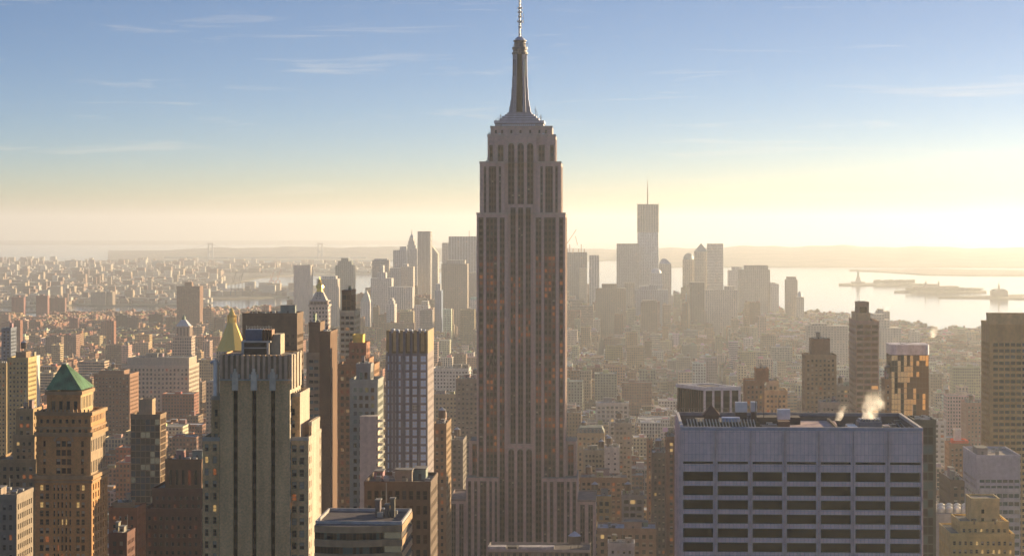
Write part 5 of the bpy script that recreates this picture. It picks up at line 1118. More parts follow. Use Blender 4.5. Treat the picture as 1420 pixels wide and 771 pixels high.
# foreground roofs at the bottom, in front of the central skyscraper
D = 1150.0; lf = thing('low_front_building', 'low dark building with a pale flat roof edge at the foot of the central skyscraper', 'building', (wx(748, D), D + 14, 0)); OCC.append((676, 818, 762, D)); FOOT.append((wx(640, D), wx(845, D), D - 5, D + 40))
m = MB(); zt_ = wz(740, 764, D); m.box(wx(676, D), wx(818, D), D, D + 26, 0, zt_, 'facade', (.2, .15, .12), rk='roof', rc=(.16, .14, .13)); part(m, 'walls', lf)
for a, b, w_ in ((676, 701, .5), (704, 716, .1), (719, 768, .5)):
    m = MB(); m.box(wx(a, D), wx(b, D), D + 2, D + 9, zt_, zt_ + 2.0, 'roof', (w_, w_ * .94, w_ * .96)); part(m, 'roof_shed', lf)
m = MB(); parapet(m, wx(676, D), wx(818, D), D, D + 26, zt_, 1.0, .5, c=(.42, .36, .34)); part(m, 'parapet', lf)
make_tank(lf, wx(796, D), D + 12, zt_, r=3.4, h=4.2, leg=2.5, c=(.15, .11, .09), cc=(.62, .62, .68), label='water tank with pale conical roof')

# ================================================================== DOWNTOWN SKYLINE AND FAR TOWERS
PALE = (.64, .61, .58); COOL = (.48, .51, .57); WARM = (.58, .52, .45)  # raised pale, with distance haze put into the colours
def far(name, label, x0, x1, top, D, c=PALE, k='facade', dep=45, extra=None, fl=4.2, bay=5, cat='skyscraper', group='skyscrapers of the far downtown skyline'):
    """a distant tower: walls, then extra(mb, x0, x1, y0, y1, z1, X, Z) adds its own top as a second part"""
    g = gz(D); X = lambda px: wx(px, D); Z = lambda py: wz((x0 + x1) / 2, py, D)
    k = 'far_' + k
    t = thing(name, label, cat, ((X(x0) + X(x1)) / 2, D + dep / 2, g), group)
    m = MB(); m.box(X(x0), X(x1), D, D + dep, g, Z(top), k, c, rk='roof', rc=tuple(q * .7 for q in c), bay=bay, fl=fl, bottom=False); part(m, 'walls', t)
    if extra:
        m = MB(); extra(m, X(x0), X(x1), D, D + dep, Z(top), X, Z); part(m, 'roof_structure', t)
    OCC.append((x0, x1, top, D)); FOOT.append((X(x0) - 3, X(x1) + 3, D - 3, D + dep + 3))
    return t
def steps(*a, c=PALE, k='far_facade'):                                   # (inset left, inset right, row)
    def f(m, x0, x1, y0, y1, z1, X, Z):
        z = z1
        for l, r, py in a: m.box(x0 + (x1 - x0) * l, x1 - (x1 - x0) * r, y0 + (y1 - y0) * .15, y1 - (y1 - y0) * .15, z, Z(py), k, c, bay=5, fl=4.2, bottom=False); z = Z(py)
    return f
def pyr_(py, c=COOL, ins=.1, n=4):
    def f(m, x0, x1, y0, y1, z1, X, Z):
        w = (x1 - x0) * ins; m.loft([(z1, rect(x0 + w, x1 - w, y0 + w, y1 - w)), (Z(py), rect((x0 + x1) / 2 - 1, (x0 + x1) / 2 + 1, (y0 + y1) / 2 - 1, (y0 + y1) / 2 + 1))], 'metal', c)
    return f
def dome_(py, c=COOL):
    def f(m, x0, x1, y0, y1, z1, X, Z):
        cx, cy, r = (x0 + x1) / 2, (y0 + y1) / 2, (x1 - x0) / 2 * .92; h = Z(py) - z1
        m.loft([(z1 + h * math.sin(a), ngon(cx, cy, max(.2, r * math.cos(a)), 14)) for a in (0, .3, .6, .9, 1.2, 1.5)], 'metal', c)
    return f
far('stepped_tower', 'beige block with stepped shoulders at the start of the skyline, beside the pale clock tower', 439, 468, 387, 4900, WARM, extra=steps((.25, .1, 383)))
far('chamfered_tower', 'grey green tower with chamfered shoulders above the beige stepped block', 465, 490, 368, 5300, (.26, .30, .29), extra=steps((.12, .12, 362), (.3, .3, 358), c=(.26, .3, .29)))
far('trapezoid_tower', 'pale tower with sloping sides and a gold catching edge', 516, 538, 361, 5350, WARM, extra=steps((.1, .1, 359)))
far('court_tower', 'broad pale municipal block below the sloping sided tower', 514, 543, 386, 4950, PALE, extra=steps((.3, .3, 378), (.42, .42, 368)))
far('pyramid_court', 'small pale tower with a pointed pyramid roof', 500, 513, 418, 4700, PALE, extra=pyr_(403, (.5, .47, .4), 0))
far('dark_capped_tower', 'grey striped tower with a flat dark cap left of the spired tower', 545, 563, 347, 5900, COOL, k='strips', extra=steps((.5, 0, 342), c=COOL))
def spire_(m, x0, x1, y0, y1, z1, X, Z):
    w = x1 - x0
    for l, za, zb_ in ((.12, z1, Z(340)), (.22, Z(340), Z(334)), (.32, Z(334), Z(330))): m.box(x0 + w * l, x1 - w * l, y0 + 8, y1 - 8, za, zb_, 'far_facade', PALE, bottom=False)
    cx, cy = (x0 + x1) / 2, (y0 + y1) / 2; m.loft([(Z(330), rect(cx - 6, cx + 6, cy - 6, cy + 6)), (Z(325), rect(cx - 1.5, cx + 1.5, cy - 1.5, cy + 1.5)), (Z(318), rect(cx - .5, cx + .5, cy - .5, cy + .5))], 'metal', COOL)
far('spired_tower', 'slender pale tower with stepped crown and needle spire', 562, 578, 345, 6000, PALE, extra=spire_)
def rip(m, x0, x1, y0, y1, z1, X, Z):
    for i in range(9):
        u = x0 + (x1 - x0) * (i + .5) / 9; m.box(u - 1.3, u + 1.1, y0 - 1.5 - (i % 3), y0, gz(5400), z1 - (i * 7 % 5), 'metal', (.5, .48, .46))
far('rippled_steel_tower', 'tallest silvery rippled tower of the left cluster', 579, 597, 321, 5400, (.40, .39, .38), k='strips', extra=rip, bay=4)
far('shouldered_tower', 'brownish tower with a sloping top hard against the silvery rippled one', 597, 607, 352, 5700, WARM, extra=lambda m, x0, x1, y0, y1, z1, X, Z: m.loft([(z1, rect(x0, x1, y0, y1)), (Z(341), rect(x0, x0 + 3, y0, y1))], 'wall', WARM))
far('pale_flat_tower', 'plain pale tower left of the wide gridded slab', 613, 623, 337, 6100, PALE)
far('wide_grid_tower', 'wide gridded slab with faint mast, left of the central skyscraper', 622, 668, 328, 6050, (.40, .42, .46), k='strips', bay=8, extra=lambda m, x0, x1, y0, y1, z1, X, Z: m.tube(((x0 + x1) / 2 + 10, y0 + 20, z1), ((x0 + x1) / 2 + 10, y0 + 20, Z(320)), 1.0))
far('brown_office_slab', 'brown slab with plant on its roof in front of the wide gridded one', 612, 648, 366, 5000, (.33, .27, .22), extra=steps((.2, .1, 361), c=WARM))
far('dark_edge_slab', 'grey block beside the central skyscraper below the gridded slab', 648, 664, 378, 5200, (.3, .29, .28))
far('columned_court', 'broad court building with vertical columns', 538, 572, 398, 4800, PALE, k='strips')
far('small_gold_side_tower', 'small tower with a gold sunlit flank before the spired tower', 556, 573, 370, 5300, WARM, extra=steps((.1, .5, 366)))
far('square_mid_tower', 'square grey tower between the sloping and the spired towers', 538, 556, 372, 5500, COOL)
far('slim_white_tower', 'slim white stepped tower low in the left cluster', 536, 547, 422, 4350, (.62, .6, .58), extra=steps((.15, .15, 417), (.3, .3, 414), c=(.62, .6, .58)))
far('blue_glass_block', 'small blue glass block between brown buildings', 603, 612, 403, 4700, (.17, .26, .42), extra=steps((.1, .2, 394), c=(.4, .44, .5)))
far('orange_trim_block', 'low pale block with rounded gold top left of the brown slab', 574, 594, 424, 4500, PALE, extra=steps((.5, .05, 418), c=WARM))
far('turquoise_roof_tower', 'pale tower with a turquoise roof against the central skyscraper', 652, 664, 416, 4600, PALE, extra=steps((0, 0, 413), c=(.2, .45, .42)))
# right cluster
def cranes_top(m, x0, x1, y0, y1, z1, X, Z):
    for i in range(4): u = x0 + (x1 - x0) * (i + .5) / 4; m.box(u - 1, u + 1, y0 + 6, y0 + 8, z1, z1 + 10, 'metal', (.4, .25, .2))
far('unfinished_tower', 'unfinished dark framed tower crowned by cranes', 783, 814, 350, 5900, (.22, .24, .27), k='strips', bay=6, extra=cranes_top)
far('gold_panelled_tower', 'lower gold panelled tower in front of the unfinished one', 803, 814, 372, 5850, (.62, .54, .40), dep=20)
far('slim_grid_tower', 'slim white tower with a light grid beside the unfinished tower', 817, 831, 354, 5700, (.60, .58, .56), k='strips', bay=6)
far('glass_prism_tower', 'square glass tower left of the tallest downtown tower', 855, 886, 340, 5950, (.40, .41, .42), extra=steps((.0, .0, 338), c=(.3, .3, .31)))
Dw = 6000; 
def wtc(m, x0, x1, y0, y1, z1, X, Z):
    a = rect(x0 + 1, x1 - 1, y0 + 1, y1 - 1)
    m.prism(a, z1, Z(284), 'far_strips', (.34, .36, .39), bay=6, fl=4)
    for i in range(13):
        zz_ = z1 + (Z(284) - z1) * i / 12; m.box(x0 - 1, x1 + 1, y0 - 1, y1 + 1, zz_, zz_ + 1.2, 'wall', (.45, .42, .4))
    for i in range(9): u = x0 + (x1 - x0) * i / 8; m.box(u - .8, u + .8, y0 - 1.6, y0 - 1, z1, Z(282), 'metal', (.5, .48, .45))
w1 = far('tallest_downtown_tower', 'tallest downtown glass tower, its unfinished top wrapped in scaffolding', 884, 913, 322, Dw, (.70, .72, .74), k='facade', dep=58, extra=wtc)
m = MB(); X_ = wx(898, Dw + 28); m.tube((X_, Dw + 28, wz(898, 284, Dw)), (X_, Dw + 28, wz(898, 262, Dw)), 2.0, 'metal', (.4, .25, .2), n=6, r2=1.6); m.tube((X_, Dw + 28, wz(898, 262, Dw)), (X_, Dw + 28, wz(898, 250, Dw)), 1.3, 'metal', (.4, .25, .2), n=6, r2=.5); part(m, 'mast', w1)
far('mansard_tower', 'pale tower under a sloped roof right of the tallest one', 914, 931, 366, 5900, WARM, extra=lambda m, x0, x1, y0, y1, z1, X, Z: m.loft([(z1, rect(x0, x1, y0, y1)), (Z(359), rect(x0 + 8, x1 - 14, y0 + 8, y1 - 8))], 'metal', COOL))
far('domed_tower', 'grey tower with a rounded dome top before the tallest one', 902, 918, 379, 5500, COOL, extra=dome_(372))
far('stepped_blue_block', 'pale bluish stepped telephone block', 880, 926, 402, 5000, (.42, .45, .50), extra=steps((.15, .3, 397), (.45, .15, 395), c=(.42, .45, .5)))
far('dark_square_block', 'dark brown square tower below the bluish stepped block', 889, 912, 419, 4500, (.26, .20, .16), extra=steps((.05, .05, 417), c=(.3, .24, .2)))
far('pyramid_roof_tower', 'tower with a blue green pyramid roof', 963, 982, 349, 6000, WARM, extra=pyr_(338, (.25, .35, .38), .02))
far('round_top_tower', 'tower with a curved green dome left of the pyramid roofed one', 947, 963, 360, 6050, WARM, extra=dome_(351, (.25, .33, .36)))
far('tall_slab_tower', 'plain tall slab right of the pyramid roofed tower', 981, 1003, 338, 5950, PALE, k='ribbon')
far('gold_strip_tower', 'dark tower with a narrow gold strip', 957, 977, 392, 4700, (.22, .2, .19), extra=lambda m, x0, x1, y0, y1, z1, X, Z: m.box(x0 - 7, x0 - .1, y0, y0 + 14, gz(4700), z1 - 4, 'wall', (.75, .6, .38)))
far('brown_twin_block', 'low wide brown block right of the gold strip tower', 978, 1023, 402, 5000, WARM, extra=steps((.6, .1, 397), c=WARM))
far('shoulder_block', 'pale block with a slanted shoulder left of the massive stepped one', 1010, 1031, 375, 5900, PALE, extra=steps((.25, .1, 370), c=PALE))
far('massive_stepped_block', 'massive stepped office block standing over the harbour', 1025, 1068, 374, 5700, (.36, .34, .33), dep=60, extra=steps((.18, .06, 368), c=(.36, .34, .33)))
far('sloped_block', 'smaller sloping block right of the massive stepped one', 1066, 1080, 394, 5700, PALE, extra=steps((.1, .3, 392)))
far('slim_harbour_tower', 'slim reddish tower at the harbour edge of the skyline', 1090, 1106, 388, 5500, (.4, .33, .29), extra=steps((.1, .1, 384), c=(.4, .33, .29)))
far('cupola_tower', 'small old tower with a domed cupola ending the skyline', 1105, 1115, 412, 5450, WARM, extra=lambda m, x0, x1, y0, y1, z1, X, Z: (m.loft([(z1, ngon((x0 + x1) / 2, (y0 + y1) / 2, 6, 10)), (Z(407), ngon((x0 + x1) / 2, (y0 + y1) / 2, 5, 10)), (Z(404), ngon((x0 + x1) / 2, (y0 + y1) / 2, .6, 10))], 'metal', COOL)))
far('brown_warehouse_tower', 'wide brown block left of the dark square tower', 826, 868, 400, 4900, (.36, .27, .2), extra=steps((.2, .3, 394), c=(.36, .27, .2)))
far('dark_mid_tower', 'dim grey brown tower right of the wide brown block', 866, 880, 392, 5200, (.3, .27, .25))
for (nm_, x0_, x1_, tp_, D_, c_, lb) in (('terraced_riverside_block', 1218, 1234, 432, 3900, WARM, 'terraced brown block by the river right of the banded tower'), ('riverside_box', 1264, 1276, 460, 4300, WARM, 'small square block on the river bank under a puff of steam'),
    ('long_white_block', 1120, 1176, 452, 3700, (.44, .38, .33), 'long pale block left of the banded tower'), ('court_tower_pale', 1178, 1182, 440, 3800, PALE, 'thin pale tower half behind the banded tower')):
    if nm_ == 'court_tower_pale': continue
    far(nm_, lb, x0_, x1_, tp_, D_, c_, cat='building', group=None, extra=steps((.1, .5, tp_ - 3), c=c_))
far('riverside_terraces', 'wide terraced brown block stepping down to the water', 1200, 1250, 455, 3850, WARM, cat='building', group=None, dep=70, extra=steps((.2, .3, 444), (.25, .45, 436), c=WARM))
# Brooklyn towers
for (x0_, x1_, tp_, D_, lb) in ((90, 112, 361, 12800, 'pale far apartment slab, leftmost of three on the horizon'), (211, 227, 362, 12800, 'pale far apartment block, middle of three on the horizon'), (255, 269, 361, 12900, 'pale far apartment block, rightmost of three on the horizon'),
    (126, 146, 405, 6900, 'grey apartment block among the brownstones across the river'), (147, 156, 405, 6920, 'tan apartment block joined to the grey one across the river'), (106, 114, 384, 9300, 'brownish far tower with a lit flank'), (458, 470, 372, 11500, 'hazy far block on the bay shore')):
    far('apartment_tower', lb, x0_, x1_, tp_, D_, (.34, .26, .2) if D_ < 12000 else (.3, .28, .27), cat='apartment block', group='far apartment towers across the river', dep=40, extra=steps((.4, .4, tp_ - 1.5), c=(.3, .25, .2)))
rr = random.Random(5)
slabs = [(0, 12, 436, 5000, 'l shaped'), (16, 33, 412, 5900, ''), (50, 66, 410, 5750, ''), (68, 90, 413, 6000, ''), (0, 22, 447, 4650, ''), (24, 38, 445, 4700, ''), (40, 56, 446, 4680, ''), (96, 108, 441, 4700, ''), (140, 158, 446, 4500, ''), (160, 176, 437, 4900, ''), (176, 190, 440, 4850, ''), (206, 224, 436, 4950, ''), (230, 243, 440, 5000, ''), (290, 310, 442, 4700, ''), (314, 330, 438, 4900, ''), (333, 352, 436, 4950, ''), (356, 374, 440, 4900, ''), (376, 392, 437, 4950, ''), (394, 407, 430, 5000, ''), (63, 85, 467, 3900, ''), (148, 158, 445, 4100, ''), (20, 28, 444, 4000, '')]
for i, (x0_, x1_, tp_, D_, s_) in enumerate(slabs):
    c_ = (rr.uniform(.2, .34), rr.uniform(.11, .15), rr.uniform(.06, .1))
    t = far('housing_block', '', x0_, x1_, tp_, D_, c_, cat='apartment block', group='brick housing blocks by the east river', dep=18, fl=3, bay=4, extra=steps((rr.uniform(.3, .45), rr.uniform(.3, .45), tp_ - 2), c=c_))
    t['hb'] = i; t['px'] = (x0_ + x1_) / 2; t['top'] = tp_; t['w'] = x1_ - x0_

# ------------------------------------------------------------------ bridges, cranes, statue
DV = 16500.0
def ZV(px, py): return wz(px, py, DV)
vb = thing('suspension_bridge', 'long suspension bridge with two tall towers far out in the haze', 'bridge', (wx(368, DV), DV, drop(DV)))
pts_t = (292, 444)
for px in pts_t:
    m = MB()
    for s_ in (-1, 1): m.box(wx(px, DV) + s_ * 15 - 6, wx(px, DV) + s_ * 15 + 6, DV - 8, DV + 8, drop(DV) - 8, ZV(px, 337), 'metal', (.35, .38, .42))
    for py in (337, 348): m.box(wx(px, DV) - 9, wx(px, DV) + 9, DV - 7, DV + 7, ZV(px, py) - 14, ZV(px, py) - .5, 'metal', (.35, .38, .42))
    part(m, 'bridge_tower', vb)
m = MB(); m.box(wx(228, DV), wx(508, DV), DV - 14, DV + 14, ZV(368, 357.5) - 6, ZV(368, 357.5) + 6, 'metal', (.3, .32, .35)); part(m, 'deck', vb)
m = MB(); prev = None
for i in range(61):
    px = 232 + (504 - 232) * i / 60
    if px < 292: f = (292 - px) / 60; y_ = 337 + 20 * f
    elif px > 444: f = (px - 444) / 60; y_ = 337 + 20 * f
    else: f = (px - 368) / 76; y_ = 355.5 - 18.5 * f * f
    p = (wx(px, DV), DV - 14, ZV(px, y_))
    if prev: m.tube(prev, p, 1.4, 'metal', (.35, .38, .42), n=4)
    prev = p
part(m, 'cable', vb)
for i, (px, D_, lb) in enumerate(((323, 7900, 'dark container crane with raised boom, leftmost on the pier'), (333, 7950, 'dark container crane, second on the pier'), (376, 8300, 'reddish container crane, third on the pier'), (385, 8350, 'reddish container crane, rightmost on the pier'))):
    c_ = (.13, .13, .16) if i < 2 else (.40, .18, .13)
    t = thing('container_crane', lb, 'crane', (wx(px, D_), D_, drop(D_)), 'container cranes on the pier'); X = wx(px, D_); g = drop(D_)
    m = MB()
    for sx_ in (-9, 9):
        for sy in (0, 20): m.tube((X + sx_, D_ + sy, g), (X + sx_ * .8, D_ + sy, g + 45), 1.4, 'metal', c_)
    m.tube((X - 9, D_, g + 22), (X + 9, D_, g + 22), 1.3, 'metal', c_); m.tube((X - 8, D_, g + 44), (X + 8, D_, g + 44), 1.3, 'metal', c_); part(m, 'gantry', t)
    m = MB(); m.tube((X, D_, g + 44), (X + 14, D_ - 5, g + 88), 1.3, 'metal', c_); m.tube((X, D_, g + 44), (X - 3, D_ + 5, g + 66), 1.2, 'metal', c_); m.tube((X - 3, D_ + 5, g + 66), (X + 10, D_ - 3, g + 76), .6, 'metal', c_); part(m, 'boom', t)
for px, h_, lb in ((790, 330, 'left tower crane on the unfinished tower'), (806, 334, 'right tower crane on the unfinished tower')):
    t = thing('tower_crane', lb, 'crane', (wx(px, 5900), 5912, wz(px, 350, 5900)), 'tower cranes on the unfinished tower'); X = wx(px, 5912); z0_ = wz(px, 350, 5900)
    m = MB(); m.tube((X, 5912, z0_), (X, 5912, z0_ + 22), 1.3, 'metal', (.4, .25, .22)); part(m, 'mast', t)
    m = MB(); m.tube((X - 10, 5912, z0_ + 20), (X + (18 if px < 800 else -16), 5912, z0_ + (62 if px < 800 else 44)), 1.0, 'metal', (.4, .25, .22)); part(m, 'jib', t)
DS = 9650.0
st_ = thing('harbour_statue', 'tiny robed statue with a raised torch on its pedestal on an island', 'statue', (wx(1190, DS), DS, drop(DS))); X = wx(1190, DS); g = drop(DS); CU = (.16, .24, .19)
m = MB(); m.box(X - 28, X + 28, DS - 28, DS + 28, g - 2, g + 9, 'wall', (.35, .32, .28)); m.loft([(g + 9, rect(X - 11, X + 11, DS - 11, DS + 11)), (g + 30, rect(X - 7, X + 7, DS - 7, DS + 7))], 'wall', (.4, .36, .32)); part(m, 'pedestal', st_)
m = MB(); m.loft([(g + 30, ngon(X, DS, 5.2, 10)), (g + 42, ngon(X, DS, 4.2, 10)), (g + 50, ngon(X, DS, 3.8, 10)), (g + 53, ngon(X, DS, 1.5, 10)), (g + 54, ngon(X, DS, 2.0, 10)), (g + 58, ngon(X, DS, 1.2, 10))], 'wall', CU)
m.tube((X - 3, DS, g + 50), (X - 6, DS, g + 62), 1.2, 'wall', CU, n=6); m.tube((X - 6, DS, g + 62), (X - 6, DS, g + 65), 1.6, 'wall', (.5, .4, .15), n=6); m.tube((X + 3, DS, g + 50), (X + 5, DS - 2, g + 44), 1.2, 'wall', CU, n=6); part(m, 'figure', st_)
eh = thing('island_hall', 'long low hall with turrets on the middle island', 'building', (wx(1300, 8600), 8600, drop(8600))); g = drop(8600)
m = MB()
m.box(wx(1268, 8600), wx(1330, 8600), 8600, 8660, g, g + 18, 'facade', (.38, .28, .22), rk='roof'); m.box(wx(1284, 8600), wx(1302, 8600), 8605, 8650, g + 18, g + 26, 'facade', (.38, .28, .22), rk='roof'); part(m, 'walls', eh)
for px in (1284, 1302):
    m = MB(); m.loft([(g + 18, ngon(wx(px, 8600), 8604, 4, 8)), (g + 32, ngon(wx(px, 8600), 8604, 4, 8)), (g + 40, ngon(wx(px, 8600), 8604, .5, 8))], 'wall', (.35, .3, .26)); part(m, 'turret', eh)
tm = thing('ferry_terminal', 'old rail terminal with a pointed clock turret on the near shore', 'building', (wx(1385, 7900), 7900, drop(7900))); g = drop(7900)
m = MB(); m.box(wx(1376, 7900), wx(1398, 7900), 7900, 7950, g, g + 20, 'facade', (.35, .25, .2), rk='roof'); m.loft([(g + 20, rect(wx(1376, 7900), wx(1398, 7900), 7900, 7950)), (g + 27, rect(wx(1380, 7900), wx(1394, 7900), 7915, 7935))], 'roof', (.2, .2, .2)); part(m, 'walls', tm)
m = MB(); X = wx(1385, 7900); m.loft([(g + 20, ngon(X, 7898, 4, 8)), (g + 36, ngon(X, 7898, 3.6, 8)), (g + 52, ngon(X, 7898, .3, 8))], 'wall', (.35, .28, .22)); part(m, 'clock_turret', tm)
# a long elevated road across the river's edge, and the two low bridges of the left
ve = thing('elevated_bridge', 'long low brown bridge deck on piers crossing the left side', 'bridge', (wx(150, 6450), 6450, drop(6450)))
m = MB(); m.box(wx(-60, 6450), wx(243, 6450), 6450, 6474, wz(100, 434.5, 6450), wz(100, 431.5, 6450), 'metal', (.26, .17, .13)); part(m, 'deck', ve)
m = MB()
for i in range(16): X = wx(-50 + i * 19, 6450); m.box(X - 2.5, X + 2.5, 6452, 6472, drop(6450) - 8, wz(100, 434.6, 6450), 'metal', (.25, .18, .14))
for i in range(15):
    X = wx(-50 + i * 19, 6450)
part(m, 'piers', ve)

# ================================================================== THE CITY FLOOR: street grid with lots
rl = random.Random(42)
PALN = [((.27, .13, .08), 'red brick'), ((.22, .14, .10), 'brown brick'), ((.40, .31, .21), 'tan brick'), ((.52, .44, .33), 'cream'), ((.66, .62, .56), 'white'), ((.33, .30, .28), 'grey'), ((.44, .31, .17), 'ochre'), ((.34, .20, .12), 'rust brown')]
ROOFN = [((.07, .065, .065), 'black roof'), ((.16, .15, .14), 'dark roof'), ((.34, .33, .32), 'grey roof'), ((.62, .61, .62), 'white roof'), ((.42, .44, .5), 'silver roof')]
def hit(x0, x1, y0, y1, skip_far=False):
    for a, b, c, d in FOOT:
        if x0 < b and x1 > a and y0 < d and y1 > c: return True
    return False
lots = []
def blockfill(yA, yB):
    y = yA
    while y < yB:
        yb = y + 62
        k = -16
        for k in range(-14, 10):
            sh_ = 0 if y < 2350 else (110 if y < 3900 else -70)
            xa_ = 16 + k * 250 - 220 + 12; xb_ = xa_ + 218
            if k <= -1: xa_, xb_ = (16 + k * 250 - 28 + 6, 16 + k * 250 + 208 - 28)
            xa_ += sh_; xb_ += sh_; pxa = topx(xa_, y + 30, 0)[0]; pxb = topx(xb_, y + 30, 0)[0]
            if pxb < -60 or pxa > 1480: continue
            for row in (0, 1):
                x = xa_
                while x < xb_ - 7:
                    w_ = rl.choice((7.5, 8, 9, 12, 15, 18, 22, 28, 36)) * (1.0 if y < 3200 else 1.0)
                    if x + w_ > xb_: w_ = xb_ - x
                    if w_ < 6: break
                    y0, y1 = (y, y + 30.5) if row == 0 else (y + 31.5, yb)
                    dpp = rl.uniform(.72, 1.0) * (y1 - y0)
                    if row == 0: y1 = y0 + dpp
                    else: y0 = y1 - dpp
                    cxl, cyl = x + w_ / 2, (y0 + y1) / 2
                    if not inpoly(cxl, cyl, MAN) or not inpoly(cxl + 25, cyl + 25, MAN) or hit(x, x + w_, y0, y1): x += w_ + .3; continue
                    u = rl.random()
                    if cyl < 1500: h = rl.uniform(22, 62) * (1.1 if w_ > 15 else .8)
                    elif cyl < 2300: h = rl.uniform(18, 52) if u < .85 else rl.uniform(50, 85)
                    elif cyl < 3100: h = rl.uniform(15, 42) if u < .88 else rl.uniform(42, 72)
                    elif cyl < 4300: h = rl.uniform(12, 26) if u < .9 else rl.uniform(28, 62)
                    else: h = rl.uniform(14, 34) if (u < .8 or cxl < -900) else rl.uniform(34, 90)
                    if cyl > 5100 and cxl < -700: h = rl.uniform(8, 20)
                    if w_ < 12: h = min(h, 24)
                    if cyl > 3000 and cxl > 300: h = min(h, 30)
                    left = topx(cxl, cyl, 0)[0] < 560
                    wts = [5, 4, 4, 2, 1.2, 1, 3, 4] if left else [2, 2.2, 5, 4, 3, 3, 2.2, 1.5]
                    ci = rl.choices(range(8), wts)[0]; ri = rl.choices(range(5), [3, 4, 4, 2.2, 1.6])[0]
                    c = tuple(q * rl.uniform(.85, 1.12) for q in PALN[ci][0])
                    if left: c = (c[0] * 1.12, c[1] * .95, c[2] * .78)  # amber light of the left side put into the base colour
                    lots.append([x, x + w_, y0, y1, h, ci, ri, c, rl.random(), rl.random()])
                    x += w_ + .05
        y += 80
blockfill(1100, 6700)
# which ones show: a small depth buffer at half size
GW, GH = 1420, 771
cover = np.full((GH, GW), 1e9)
for a, b, t, D in OCC:
    a, b, t = max(0, int(a)), min(GW, int(b)), max(0, int(t))
    if b > a and t < GH: cover[t:, a:b] = np.minimum(cover[t:, a:b], D)
order = sorted(range(len(lots)), key=lambda i: lots[i][2])
vis = np.zeros(len(lots)); buf = cover.copy()
for i in order:
    x0, x1, y0, y1, h = lots[i][:5]
    g = gz(y0); a, t = topx(x0, y0, g + h); b, _ = topx(x1, y0, g + h); _, tb = topx(x1, y1, g + h); _, bt = topx(x0, y0, g)
    a, b, t0_, bt = max(0, int(a)), min(GW, int(math.ceil(b))), max(0, int(tb)), min(GH, int(bt))
    if b <= a or t0_ >= bt: continue
    sub = buf[t0_:bt, a:b]; free = sub > y0
    vis[i] = free.sum(); sub[free] = np.minimum(sub[free], y0)
rank = sorted(range(len(lots)), key=lambda i: -vis[i])
NAMED = set(rank[:285])
def lot_geometry(L_, walls, extra):
    x0, x1, y0, y1, h, ci, ri, c, r1, r2 = L_
    g = gz(y0); z = g + h; rc = ROOFN[ri][0]; W = x1 - x0; Dp = y1 - y0
    k = 'facade' if r1 < .8 else ('ribbon' if r1 < .9 else 'strips')
    r = random.Random(int(x0 * 13 + y0 * 7))
    bay = r.uniform(2.6, 3.8); fl = r.uniform(3.3, 4.1)
    random.seed(int(x0 * 31 + y0))
    walls.prism(rect(x0, x1, y0, y1), g - 2, z, k, c, 'roof', rc, bay, fl)
    pc = tuple(min(.8, q * 1.15) for q in c)
    t = .35
    for (a, b, cc, d) in ((x0 - .1, x1 + .1, y0 - .15, y0 + t), (x0 - .1, x1 + .1, y1 - t, y1), (x0 - .1, x0 + t, y0 + t, y1 - t), (x1 - t, x1 + .1, y0 + t, y1 - t)):
        walls.box(a, b, cc, d, z - .3, z + 1.0, 'wall', pc, bottom=False)
    bw, bd = min(W * .35, 7), min(Dp * .35, 8); bx = r.uniform(x0 + 1, x1 - 1 - bw); by = r.uniform(y0 + 1, y1 - 1 - bd); bh = r.uniform(2.5, 5)
    extra['roof_bulkhead'] = lambda m: m.box(bx, bx + bw, by, by + bd, z, z + bh, 'wall', tuple(q * r.choice((.75, 1, 1.2)) for q in c), rk='roof', rc=rc, bottom=False)
    if W > 10 and r2 < .45:
        tx_, ty_ = (x0 + 3 if bx - x0 > W * .4 else x1 - 3), (y0 + 4 if by - y0 > Dp * .4 else y1 - 4)
        extra['water_tank'] = lambda m: tank_mb(m, tx_, ty_, z, r=1.9, h=3.6, leg=r.uniform(2, 5), c=r.choice(((.16, .10, .07), (.22, .14, .09))), cc=r.choice((None, (.55, .55, .56))))
    nb = r.randint(1, 3); sp_ = [(r.uniform(x0 + 1, x1 - 2.4), r.uniform(y0 + 1, y1 - 2.6), r.uniform(.8, 2.0), r.uniform(.8, 2.2), r.uniform(.15, .65)) for _ in range(nb)]
    def vents(m):
        for a, b, hh, s_, gg in sp_: m.box(a, a + s_ * .8, b, b + s_ * .8, z, z + hh, 'metal', (gg, gg, gg), bottom=False)
    extra['roof_vents'] = vents
    return z
